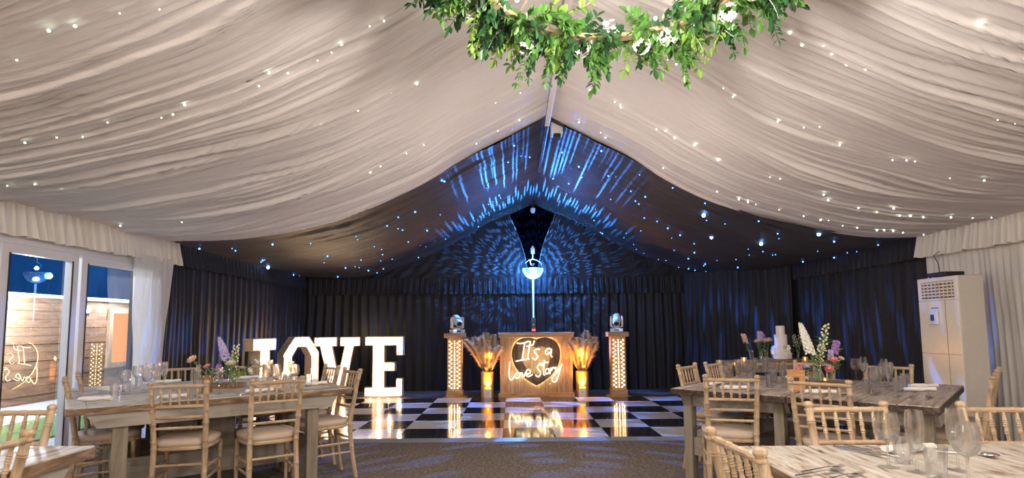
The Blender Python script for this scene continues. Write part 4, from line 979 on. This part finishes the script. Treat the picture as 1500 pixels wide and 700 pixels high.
for x,y,k,w in ((2.60,3.90,'fork','left'),(2.67,3.86,'knife','middle'),(2.73,3.80,'spoon','right')): cut(k,x,y,angr,'small steel %s, %s of three by the front right corner of the right table'%(k,w),gc)

# wooden table numbers, wood slices, vases
def sign(x,y,rz,label,w=.060,h=.155,mat='block'):
    t=thing('table_number',label,'table number',(x,y,TZ),rz,group='wooden table numbers')
    mb=MB(); mb.box(-w,w,-.016,.016,0,h); mb.build('block',M[mat],t,smooth=False,bevel=.003)
    mb=MB(); 
    for k in (-w*.6,w*.6): mb.tube([(k,-.018,h-.01),(k,.018,h-.01)],.004,n=8)
    mb.build('peg',M['gold'],t)
    return t
sign(-2.40,4.52,.25,'small brown wooden block on the left table beside the flutes',.037,.135,'slice'); sgn=sign(2.13,4.33,-.25,'orange-brown wooden table number block on the right table')
mb=MB(); mb.box(-.018,.018,-.0175,-.016,.055,.10); mb.build('printed_figure',M['rustic_dark'],sgn,smooth=False)
def slice_(x,y,r,label):
    mb=MB(); rr=random.Random(int(x*100)); n=36; po=[((r*(1+.06*math.sin(3*a+x)+.03*rr.uniform(-1,1)))*math.cos(a),(r*(1+.06*math.sin(3*a+x)))*.8*math.sin(a)) for a in [2*PI*i/n for i in range(n)]]
    mb.slab(po,0,.032); o=mb.build('wood_slice',M['slice'],smooth=False,bevel=.003); o.location=(x,y,TZ); return tag(o,label,'wood slice')
slice_(-2.30,4.93,.165,'bark-edged wood slice under the flower vases on the left table'); slice_(2.38,4.62,.175,'bark-edged wood slice under the flower vases on the right table')
def vase(x,y,z,hh,r,label,group,kind=0):
    t=thing('bud_vase',label,'vase',(x,y,z),group=group)
    if kind==0: o=[(.0001,0),(r,0),(r*1.05,.01),(r*1.1,hh*.35),(r*.75,hh*.62),(r*.55,hh*.75),(r*.6,hh*.9),(r*.8,hh)]
    elif kind==1: o=[(.0001,0),(r*.8,0),(r*1.15,hh*.2),(r*1.2,hh*.4),(r*.7,hh*.68),(r*.72,hh*.85),(r*1.05,hh)]
    else: o=[(.0001,0),(r,0),(r,hh*.1),(r*.9,hh*.5),(r,hh)]
    inn=[(max(.0001,a-.002),b) for a,b in reversed(o[1:])]; inn[-1]=(inn[-1][0],.006); inn.append((.0001,.006))
    mb=MB(); mb.lathe(o+inn,n=22); mb.build('glass_body',M['vase_glass'],t,angle=60); return t
SZ=TZ+.0325; gv='flower vases on the left table'
vase(-2.37,4.86,SZ,.13,.032,'small clear bottle vase left on the wood slice of the left table',gv,0); vase(-2.24,4.92,SZ,.15,.036,'wider clear vase right on the wood slice of the left table',gv,1); vase(-2.30,5.02,SZ,.17,.028,'slim clear vase at the back of the wood slice on the left table',gv,2)
gv='flower vases on the right table'
vase(2.33,4.56,SZ,.15,.036,'clear vase of tall white delphinium on the right table',gv,1); vase(2.48,4.66,SZ,.17,.026,'slim clear vase of purple and pink flowers on the right table',gv,2); vase(2.27,4.68,SZ,.11,.030,'low clear vase with a pink rose behind the table number block',gv,0)
gv='bud vases on the cake table'
for x,y,h,k,l in ((3.10,7.66,.15,2,'leftmost bud vase on the cake table'),(3.20,7.60,.16,0,'bud vase of pink roses second from the left on the cake table'),(3.36,7.80,.15,2,'bud vase directly left of and behind the cake'),(3.72,7.66,.16,0,'bud vase of green sprigs right of the cake')): vase(x,y,.779,h,.027,l,gv,k)
for x,l in ((3.03,'left'),(3.83,'right')):
    t=thing('tealight','glowing tealight in a frosted holder at the %s end of the cake table'%l,'candle',(x,7.52,.779),group='tealights on the cake table')
    mb=MB(); mb.lathe([(.0001,0),(.034,0),(.038,.06),(.036,.06),(.032,.005),(.0001,.005)],n=20); mb.build('holder',M['tealight'],t)
    mb=MB(); mb.ball((0,0,.035),.012,sz=1.8); mb.build('flame',M['flame'],t)
for x,y,l in ((2.60,4.80,'behind the flowers on the right table'),(-2.10,5.08,'behind the flowers on the left table')):
    t=thing('tealight','small tealight in a frosted holder '+l,'candle',(x,y,TZ)); mb=MB(); mb.lathe([(.0001,0),(.028,0),(.031,.05),(.029,.05),(.026,.005),(.0001,.005)],n=18); mb.build('holder',M['tealight'],t)
    mb=MB(); mb.ball((0,0,.03),.009,sz=1.8); mb.build('flame',M['flame'],t)

# ------------------------------------------------------------------ flowers, one thing per stem
def stem_curve(p0,p1,bend,n=8):
    p0=Vector(p0); p1=Vector(p1); m=(p0+p1)/2+Vector((bend,0,(p1-p0).length*.08)); return [p0*(1-t)**2+m*2*t*(1-t)+p1*t*t for t in [i/n for i in range(n+1)]]
def flower(kind,base,tip,mat,label,cat='flower',group=None,bend=.0,size=1,seed=0):
    r=random.Random(seed*31+7); t=thing(kind,label,cat,base,group=group); b=Vector(base); tp=Vector(tip)-b
    path=stem_curve((0,0,0),tp,bend); mb=MB(); mb.tube(path,[.0028]*len(path),n=6); mb.build('stem',M['stem'],t)
    d=(path[-1]-path[-2]).normalized(); mb=MB()
    def rose(c,R,d):
        d=d.normalized(); a0=d.orthogonal().normalized(); b0=d.cross(a0)
        mb.ball(c,R*.62,n=10,m=8)
        for ring,(k,tilt,l) in enumerate(((5,.35,.8),(7,.75,1.0),(8,1.15,1.1))):
            for q in range(k):
                a=2*PI*q/k+ring*.5; o=a0*math.cos(a)+b0*math.sin(a)
                mb.leaf(Vector(c)-d*R*.55+o*R*.25,(d*math.cos(tilt)+o*math.sin(tilt)),-o,R*1.5*l,R*1.15,-.45)
    def floret(c,R,o):
        o=o.normalized(); a0=o.orthogonal().normalized(); b0=o.cross(a0)
        for q in range(5):
            a=2*PI*q/5+r.random(); e=a0*math.cos(a)+b0*math.sin(a); mb.leaf(c,e*.9+o*.45,o,R*1.25,R*.95,.2)
    if kind=='delphinium':
        L=tp.length
        for k in range(int(84*size)):
            f=.40+.58*(k/(84*size)); i=min(7,int(f*8)); p=path[i].lerp(path[i+1],f*8-i); a=k*2.4; o=Vector((math.cos(a),math.sin(a),.25)); w=(1-((f-.40)/.60)**2.2)
            floret(p+o*(.005+.023*w),.007+.009*w,o)
    elif kind in('rose','lisianthus','carnation'): rose(path[-1],.021*size,d)
    elif kind=='stock':
        for k in range(26):
            f=.62+.38*k/26; i=min(7,int(f*8)); p=path[i].lerp(path[i+1],f*8-i); a=k*2.4; o=Vector((math.cos(a),math.sin(a),.3)); floret(p+o*.017*size,.015*size,o)
    elif kind=='bud_spray':
        for k in range(22):
            f=.45+.55*k/22; i=min(7,int(f*8)); p=path[i].lerp(path[i+1],f*8-i); a=k*2.4; o=Vector((math.cos(a),math.sin(a),.7)); q=p+o*.035*(1.15-f*.6); mb.tube([p,q],.0015,n=4); mb.ball(q,.007*size,n=7,m=5)
    mb.build('blossom',mat,t,angle=60)
    mb=MB()
    for k in range(16 if kind!='rose' else 5):
        f=r.uniform(.25,.75 if kind!='delphinium' else .5); i=min(7,int(f*8)); p=path[i].lerp(path[i+1],f*8-i); a=r.uniform(0,6.28); mb.leaf(p,(math.cos(a),math.sin(a),.6),(0,0,1),r.uniform(.045,.085),.014,.3)
    mb.build('leaves',LEAF[seed%3] if kind!='rose' else LEAF[0],t)
    return t
A=SZ+.012; gf='flowers in the vases on the left table'
flower('delphinium',(-2.30,5.02,A),(-2.42,5.00,1.20),M['petal_lilac'],'tall lilac delphinium on the left table',group=gf,seed=1)
flower('bud_spray',(-2.305,5.03,A),(-2.27,5.02,1.12),M['petal_cream'],'green bud spray right of the lilac delphinium on the left table',group=gf,seed=2,size=1.2)
flower('rose',(-2.375,4.86,A),(-2.57,4.86,1.015),M['petal_blush'],'large pale blush rose reaching left on the left table',group=gf,bend=-.02,size=1.35,seed=3)
flower('rose',(-2.365,4.86,A),(-2.42,4.82,.96),M['petal_pink'],'deep pink rose low on the left table',group=gf,seed=4)
flower('stock',(-2.37,4.865,A),(-2.33,4.85,.96),M['petal_purple'],'purple stock low in the middle of the left table flowers',group=gf,seed=5,size=.8)
flower('lisianthus',(-2.24,4.92,A),(-2.25,4.88,.98),M['petal_cream'],'large cream lisianthus in the wide vase on the left table',group=gf,size=1.35,seed=6)
flower('lisianthus',(-2.235,4.925,A),(-2.06,4.95,.985),M['petal_white'],'white lisianthus reaching right on the left table, upper',group=gf,size=.9,seed=7)
flower('lisianthus',(-2.245,4.915,A),(-2.09,4.90,.91),M['petal_white'],'white lisianthus drooping right on the left table, lower',group=gf,size=1.0,seed=8)
flower('rose',(-2.24,4.93,A),(-2.31,4.83,.92),M['petal_pink'],'small pink rose below the purple stock on the left table',group=gf,size=.75,seed=9)
gf='flowers in the vases on the right table'
flower('delphinium',(2.33,4.56,A),(2.20,4.55,1.285),M['petal_white'],'tall white delphinium leaning left on the right table',group=gf,seed=11,size=1.15)
flower('bud_spray',(2.335,4.565,A),(2.44,4.60,1.26),M['petal_cream'],'tall cream bud spray on the right table',group=gf,seed=12,size=1.3)
flower('bud_spray',(2.325,4.555,A),(2.38,4.58,1.10),M['petal_cream'],'shorter cream bud spray on the right table',group=gf,seed=13)
flower('stock',(2.48,4.66,A),(2.56,4.68,1.12),M['petal_purple'],'purple stock high in the slim vase on the right table',group=gf,seed=14,size=1.1)
flower('stock',(2.485,4.665,A),(2.48,4.63,1.05),M['petal_lilac'],'lilac stock below the purple one on the right table',group=gf,seed=15,size=.8)
flower('rose',(2.475,4.655,A),(2.47,4.58,.985),M['petal_pink'],'coral pink rose at the lip of the slim vase on the right table',group=gf,size=1.2,seed=16)
flower('lisianthus',(2.478,4.66,A),(2.58,4.66,.99),M['petal_cream'],'cream lisianthus right of the coral rose on the right table',group=gf,size=.8,seed=17)
flower('rose',(2.268,4.68,A),(2.20,4.62,.905),M['petal_pink'],'pink rose behind the table number block on the right table',group=gf,size=1.25,seed=18)
flower('lisianthus',(2.272,4.68,A),(2.28,4.64,.925),M['petal_lilac'],'pale lilac lisianthus right of the low pink rose on the right table',group=gf,size=.9,seed=19)
flower('rose',(2.47,4.65,A),(2.42,4.56,.915),M['petal_pink'],'pink rosebud low between the two tall vases on the right table',group=gf,size=1.1,seed=20)
gf='flowers on the cake table'; A=.79
flower('stock',(3.10,7.66,A),(3.00,7.66,1.13),M['petal_blush'],'pink stock leaning left at the left of the cake table',group=gf,seed=21,size=1.2)
flower('stock',(3.20,7.60,A),(3.21,7.62,1.16),M['petal_lilac'],'lilac stock second from the left on the cake table',group=gf,seed=22,size=1.4)
flower('rose',(3.195,7.60,A),(3.15,7.58,1.05),M['petal_blush'],'blush rose left of centre on the cake table',group=gf,seed=23,size=1.5)
flower('rose',(3.205,7.605,A),(3.25,7.56,1.06),M['petal_blush'],'blush rose beside the lilac stock on the cake table',group=gf,seed=24,size=1.5)
flower('stock',(3.36,7.80,A),(3.31,7.78,1.13),M['petal_purple'],'purple stock left of the cake',group=gf,seed=25,size=1.2)
flower('rose',(3.362,7.80,A),(3.36,7.70,1.06),M['petal_blush'],'pale rose close to the left side of the cake',group=gf,seed=26,size=1.5)
flower('bud_spray',(3.72,7.66,A),(3.80,7.68,1.22),M['petal_cream'],'tall green bud spray right of the cake',group=gf,seed=27,size=1)
flower('bud_spray',(3.722,7.662,A),(3.68,7.67,1.12),M['petal_white'],'shorter green bud spray right of the cake',group=gf,seed=28,size=.8)

SHIFT={'flowers in the vases on the left table':-.15,'flower vases on the left table':-.15,'flowers in the vases on the right table':.09,'flower vases on the right table':.09,'bud vases on the cake table':.09,'flowers on the cake table':.09}
for o in list(COL.objects):
    if o.parent is None:
        if o.get('group') in SHIFT: o.location.x+=SHIFT[o['group']]
        elif o.get('category')=='wood slice': o.location.x+=-.15 if o.location.x<0 else .09
# ------------------------------------------------------------------ foliage hoop hanging from the ridge
HC=Vector((.53,2.50,2.95)); HR=.70
hp=thing('foliage_hoop','round hoop of green foliage and white blossom hanging from the ridge','hanging decoration',HC)
mb=MB(); vs=[];n=64
for k in range(n):
    a=2*PI*k/n
    for rr_,zz in ((HR-.03,-.012),(HR+.03,-.012),(HR+.03,.012),(HR-.03,.012)): vs.append((rr_*math.cos(a),rr_*math.sin(a),zz))
mb.add(vs,[(4*k+q,4*k+(q+1)%4,4*((k+1)%n)+(q+1)%4,4*((k+1)%n)+q) for k in range(n) for q in range(4)]); mb.build('ring',M['twine'],hp,smooth=False)
mb=MB()
for k in range(4):
    a=PI/4+k*PI/2; mb.tube([(HR*math.cos(a),HR*math.sin(a),.01),(HR*.1*math.cos(a),HR*.1*math.sin(a),.55),(-.08,0,.80)],.004,n=5)
mb.build('cord',M['twine'],hp)
rh=random.Random(42)
def sprig(a,L,out,down,lm,lsize,seed):
    r=random.Random(seed); o=Vector((math.cos(a),math.sin(a),0)); tg=Vector((-math.sin(a),math.cos(a),0))
    p=o*(HR+r.uniform(-.05,.05))+Vector((0,0,r.uniform(-.03,.03))); d=(o*out+tg*r.uniform(-.8,.8)+Vector((0,0,.15))).normalized(); pts=[p.copy()]; st=L/8
    for k in range(8):
        d=(d+Vector((0,0,-down*.28))+Vector((r.uniform(-.2,.2),r.uniform(-.2,.2),r.uniform(-.1,.1)))).normalized(); p=p+d*st; pts.append(p.copy())
    mb=MB(); mb.tube(pts,.0022,n=4)
    for k in range(1,9):
        dd=(pts[k]-pts[k-1]).normalized(); s=dd.orthogonal().normalized(); s=Matrix.Rotation(r.uniform(0,6.28),3,dd)@s
        for q in (-1,1):
            for rep in range(2 if k<8 else 1):
                l=lsize*r.uniform(.7,1.15)*(1-.25*k/8); mb.leaf(pts[k]-dd*st*.5*rep,dd*.55+s*q+Vector((0,0,-.15)),Vector((r.uniform(-.4,.4),r.uniform(-.4,.4),1)),l,l*.52,.25)
    mb.leaf(pts[-1],d,(0,0,1),lsize*.9,lsize*.45,.2)
    return mb
for k in range(380):
    a=2*PI*k/380+rh.uniform(-.06,.06)
    if math.sin(a*7+.6)+.6*math.sin(a*11+2)<rh.uniform(-1.8,-.1): continue
    kind=rh.random(); lm=0 if kind<.40 else (1 if kind<.84 else 2)
    if rh.random()<.16: m=sprig(a,rh.uniform(.22,.36),.6,1.15,lm,.058,k)     # trailing
    else: m=sprig(a,rh.uniform(.16,.34),rh.choice((-.6,.9,1.1,1.3)),rh.uniform(-.3,.7),lm,.076,k)
    m.build('sprig',LEAF[lm],hp,smooth=True,angle=60)
for k in range(26):
    a=2*PI*k/26+rh.uniform(-.1,.1); r=HR+rh.uniform(-.08,.12); c=Vector((r*math.cos(a),r*math.sin(a),rh.uniform(-.08,.07))); mb=MB()
    for q in range(16):
        o=Vector((rh.uniform(-1,1),rh.uniform(-1,1),rh.uniform(-1,.6))); o.normalize(); e0=o.orthogonal().normalized(); e1=o.cross(e0); p=c+o*.045
        for w in range(5): an=2*PI*w/5; mb.leaf(p,e0*math.cos(an)+e1*math.sin(an)+o*.4,o,.020,.013,.2)
    mb.build('blossom',M['petal_white'],hp,angle=60)
for k in range(14):
    a=2*PI*k/14+.2; bulbobj('bulb',M['bulb_fairy'],((HR-.06)*math.cos(a),(HR-.06)*math.sin(a),.05+.02*math.sin(k*3)),.011,hp)
# ------------------------------------------------------------------ light
def light(kind,name,loc,energy,color,size=.1,rot=None,**k):
    l=bpy.data.lights.new(name,kind); l.energy=energy; l.color=color
    if kind=='AREA': l.shape='RECTANGLE'; l.size=size[0]; l.size_y=size[1]
    else: l.shadow_soft_size=size
    for a,b in k.items(): setattr(l,a,b)
    o=bpy.data.objects.new(name,l); COL.objects.link(o); o.location=loc
    if rot: o.rotation_euler=rot
    return o
def aim(o,target):
    d=Vector(target)-o.location; o.rotation_euler=d.to_track_quat('-Z','Y').to_euler(); return o
WARM=(1.0,.89,.78)
light('POINT','hoop_lamp',(.53,2.35,2.62),115,(1.0,.92,.84),.12)
light('AREA','room_fill',(.45,-.3,3.30),95,WARM,(2.0,2.4),rot=(0,0,0))  # unseen area lamp added as fill from above and behind the camera
light('POINT','rear_fill_left',(-2.4,-1.4,2.0),185,WARM,.25)  # added fill behind the camera, left of a pair, no fixture
light('POINT','rear_fill_right',(3.4,-1.0,2.0),185,WARM,.25)  # added fill behind the camera, right of the pair, no fixture
light('POINT','centre_fill',(.45,5.3,1.95),55,WARM,.2)  # fill added in mid-air to brighten lining and tables, no fixture
# blue globe light, thrown through the facets as a field of small spots
def gobo(name,loc,energy,color,na,nb,thr,base=.04,front=0):
    o=light('POINT',name,loc,energy,color,.006); l=o.data; l.use_nodes=True; nt=l.node_tree; nt.nodes.clear()
    nn=lambda t,**k: N(nt,t,**k); L_=lambda a,b: nt.links.new(a,b)
    out=nn('ShaderNodeOutputLight'); em=nn('ShaderNodeEmission'); tc=nn('ShaderNodeTexCoord'); sp=nn('ShaderNodeSeparateXYZ'); L_(tc.outputs['Normal'],sp.inputs[0])
    at=nn('ShaderNodeMath',operation='ARCTAN2'); L_(sp.outputs['Z'],at.inputs[0]); L_(sp.outputs['X'],at.inputs[1])
    ac=nn('ShaderNodeMath',operation='ARCCOSINE'); L_(sp.outputs['Y'],ac.inputs[0])
    m1=nn('ShaderNodeMath',operation='MULTIPLY'); L_(at.outputs[0],m1.inputs[0]); m1.inputs[1].default_value=na
    m2=nn('ShaderNodeMath',operation='MULTIPLY'); L_(ac.outputs[0],m2.inputs[0]); m2.inputs[1].default_value=nb
    cb=nn('ShaderNodeCombineXYZ'); L_(m1.outputs[0],cb.inputs[0]); L_(m2.outputs[0],cb.inputs[1])
    vo=nn('ShaderNodeTexVoronoi'); vo.feature='F1'; vo.voronoi_dimensions='2D'; vo.inputs['Scale'].default_value=1; vo.inputs['Randomness'].default_value=.6; L_(cb.outputs[0],vo.inputs['Vector'])
    mr=nn('ShaderNodeMapRange'); mr.inputs['From Min'].default_value=thr; mr.inputs['From Max'].default_value=thr*.6; mr.inputs['To Min'].default_value=base; mr.inputs['To Max'].default_value=1
    L_(vo.outputs['Distance'],mr.inputs['Value'])
    def lin(sock,k,c):
        n=nn('ShaderNodeMath',operation='MULTIPLY_ADD',use_clamp=True); L_(sock,n.inputs[0]); n.inputs[1].default_value=k; n.inputs[2].default_value=c; return n.outputs[0]
    ab=nn('ShaderNodeMath',operation='ABSOLUTE'); L_(sp.outputs['Z'],ab.inputs[0])
    w1=lin(sp.outputs['Y'],3,-1.05) if front==0 else (lin(sp.outputs['Z'],2.4,-.42) if front==1 else lin(sp.outputs['Z'],-6,-.6))
    w2=lin(ab.outputs[0],0,1) if front==0 else lin(sp.outputs['Y'],-2.5,1.1)
    m0=nn('ShaderNodeMath',operation='MULTIPLY'); L_(w1,m0.inputs[0]); L_(w2,m0.inputs[1])
    mm=nn('ShaderNodeMath',operation='MULTIPLY'); L_(mr.outputs[0],mm.inputs[0]); L_(m0.outputs[0],mm.inputs[1]); L_(mm.outputs[0],em.inputs['Strength'])
    em.inputs[0].default_value=(1,1,1,1); L_(em.outputs[0],out.inputs[0]); return o
gobo('globe_gobo_rear',(.39,10.34,2.34),2700,(.06,.34,1.0),32,9,.25,base=.015)
gobo('globe_gobo_floor',(.39,10.28,2.40),1500,(.07,.25,1.0),3.4,30,.34,base=.0,front=2)
gobo('globe_gobo_roof',(.39,10.30,2.44),3600,(.04,.25,1.0),22,.8,.27,base=.02,front=1)
light('POINT','globe_glow',(.39,10.52,2.42),22,(.10,.36,1.0),.03)
light('POINT','halo_fill',(.39,10.80,2.30),60,(.05,.27,1.0),.06)  # extra lamp added behind the globe to lay a blue halo on the wall
for x,n in zip(UPX,('uplight_left','uplight_right')):
    o=light('SPOT',n,(x,10.195,.215),120,(1.0,.40,.04),.02,spot_size=R_(110),spot_blend=.6); aim(o,(x,10.38,1.0)); light('POINT',n+'_plume_fill',(x,10.10,.78),26,(1.0,.36,.03),.05)  # the point lamp is added to brighten the plumes, no fixture there
light('POINT','porch_lamp',(-8.0,9.4,1.70),300,(.85,.93,1.0),.1); light('POINT','porch_lamp_near',(-8.0,7.2,1.70),300,(.85,.93,1.0),.1)
light('POINT','porch_lamp_far',(-8.0,12.0,1.95),160,(.9,.93,1.0),.1)
light('POINT','patio_fill',(-6.2,4.6,2.8),420,(.80,.88,1.0),.2)  # lamp added over the patio to brighten it, no fixture
light('POINT','letter_spill_fill',(-2.9,10.98,1.15),9,(1.0,.72,.48),.25)  # lamp added behind the letters to stand in for their spill on the wall

w=bpy.data.worlds.new('night'); scene.world=w; w.use_nodes=True; nt=w.node_tree; nt.nodes.clear()
bg=nt.nodes.new('ShaderNodeBackground'); bg.inputs[0].default_value=(.012,.10,.36,1); bg.inputs[1].default_value=.6; wo=nt.nodes.new('ShaderNodeOutputWorld'); nt.links.new(bg.outputs[0],wo.inputs[0])

# ------------------------------------------------------------------ camera
cam=bpy.data.cameras.new('camera'); co=bpy.data.objects.new('camera',cam); COL.objects.link(co); scene.camera=co
cam.sensor_fit='HORIZONTAL'; cam.sensor_width=36; cam.lens=833/1500*36; cam.shift_y=54/1500
P_,RO=R_(5.06),.0083
f=Vector((0,math.cos(P_),math.sin(P_))); u0=Vector((0,-math.sin(P_),math.cos(P_))); r0=Vector((1,0,0))
r=r0*math.cos(RO)-u0*math.sin(RO); u=r0*math.sin(RO)+u0*math.cos(RO)
co.matrix_world=Matrix(((r.x,u.x,-f.x,0),(r.y,u.y,-f.y,0),(r.z,u.z,-f.z,1.27),(0,0,0,1)))
cam.clip_start=.05; cam.clip_end=100
scene.view_settings.view_transform='Standard'; scene.view_settings.look='None'; scene.view_settings.exposure=0.0
scene.cycles.max_bounces=10; scene.cycles.transparent_max_bounces=24; scene.cycles.diffuse_bounces=4
scene.cycles.sample_clamp_indirect=6
